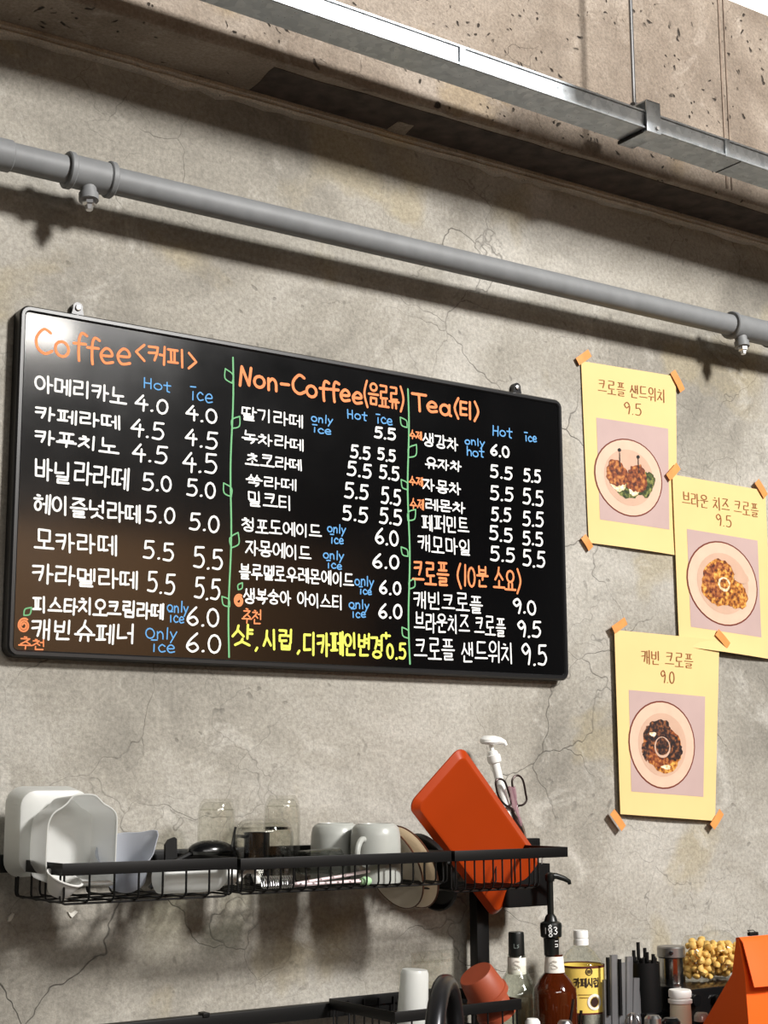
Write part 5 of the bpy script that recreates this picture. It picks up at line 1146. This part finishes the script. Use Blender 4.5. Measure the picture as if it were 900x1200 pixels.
def stirring(label, pa, pb, y):
    a, b = at(*pa, y), at(*pb, y); d = (b - a); f = a + d * ((ZC + .003 - a.z) / d.z)
    o = MB().tube([f, a], .0028, 10).build('bar_spoon', M_dsteel, origin=tuple(f)); tag(o, label, 'bar spoon', 'steel bar spoons')
stirring('steel bar spoon leaning right in front of the amber syrup bottle', (672, 1171), (668, 1200), -0.24)
stirring('steel bar spoon standing in front of the yellow label bottle', (681, 1184), (680, 1200), -0.24)
def whisk_small():
    y = -0.30; x = at(741, 1188, y).x; t = thing('milk_whisk', 'small whisk with bright wire loops sticking up in front of the wrapped straws', 'whisk', (x, y, ZC))
    z = zpx(741, 1187, y)
    MB().tube([(x, y, ZC), (x, y, z - .04)], .006, 10).build('handle', M_blkmat, t)
    for i in range(5):
        a = PI * i / 5; p = [Vector((x, y, z - .04))] + [Vector((x + .014 * math.sin(th) * math.cos(a), y + .014 * math.sin(th) * math.sin(a), z - .02 - .02 * math.cos(th))) for th in [PI * j / 10 - 0 for j in range(1, 20)]] + [Vector((x, y, z - .04))]
        MB().tube(p, .0009, 6).build('wire_loop', M_steel, t)
whisk_small()
# orange paper bag
M_bag = mat('orange_bag', (246, 98, 24), 0.5, spec=0.4, noise=0.03, nscale=5)
def bag():
    yf, ybk = -0.50, -0.345; xl = at(879, 1200, yf).x; xr = xl + .19
    zt = zpx(866, 1102, -0.46); yt = at(865, 1102, -.44).y
    tl = atx(864, 1101, xl); yt = tl.y; zt = tl.z
    t = thing('orange_bag', 'bright orange bag with a folded over top at the lower right corner', 'bag', ((xl + xr) / 2, (yf + ybk) / 2, ZC))
    pf = [(yf, ZC), (yf, ZC + .09), (yt - .014, zt - .06), (yt - .003, zt), (yt + .003, zt), (yt + .016, zt - .06), (ybk, ZC + .09), (ybk, ZC)]
    n = 8; rings = []
    for i in range(n + 1):
        f = i / n; x = xl + (xr - xl) * f; pin = .010 * math.sin(PI * f) if 0 < f < 1 else 0
        rings.append([Vector((x, y_ - (pin * .35 if y_ < yt else -pin * .35), z_)) for y_, z_ in pf])
    MB().loft(rings, True, True).build('bag_body', M_bag, t, smooth=20)
    fl = MB(); rr = []
    for i in range(n + 1):
        f = i / n; x = xl + .001 + (xr - xl - .002) * f; w_ = .004 * math.sin(PI * f * 2)
        o_ = [(yt + .005, zt - .002), (yt + .004, zt + .003), (yt - .004, zt + .004), (yt - .012, zt - .004), (yt - .034 - w_, zt - .078), (yt - .032 - w_, zt - .0785), (yt - .010, zt - .006), (yt - .004, zt + .0008)]
        rr.append([Vector((x, a, b)) for a, b in o_])
    fl.loft(rr, True, True).build('folded_flap', M_bag, t, smooth=40)
    a = atx(881, 1097, xl + .035); x0 = xl + .03
    cl = thing('binder_clip', 'small black clip on the top edge of the orange bag', 'clip', (x0 + .01, yt, zt + .004))
    MB().box((x0, yt - .003, zt + .0042), (x0 + .022, yt + .004, zt + .0105), bev=.001).build('clip_body', M_blkmat, cl)
    MB().tube([(x0 + .004, yt, zt + .0095), (x0 + .004, yt + .006, zt + .013), (x0 + .018, yt + .006, zt + .013), (x0 + .018, yt, zt + .0095)], .0008, 6).build('clip_lever', M_blkmat, cl)
bag()
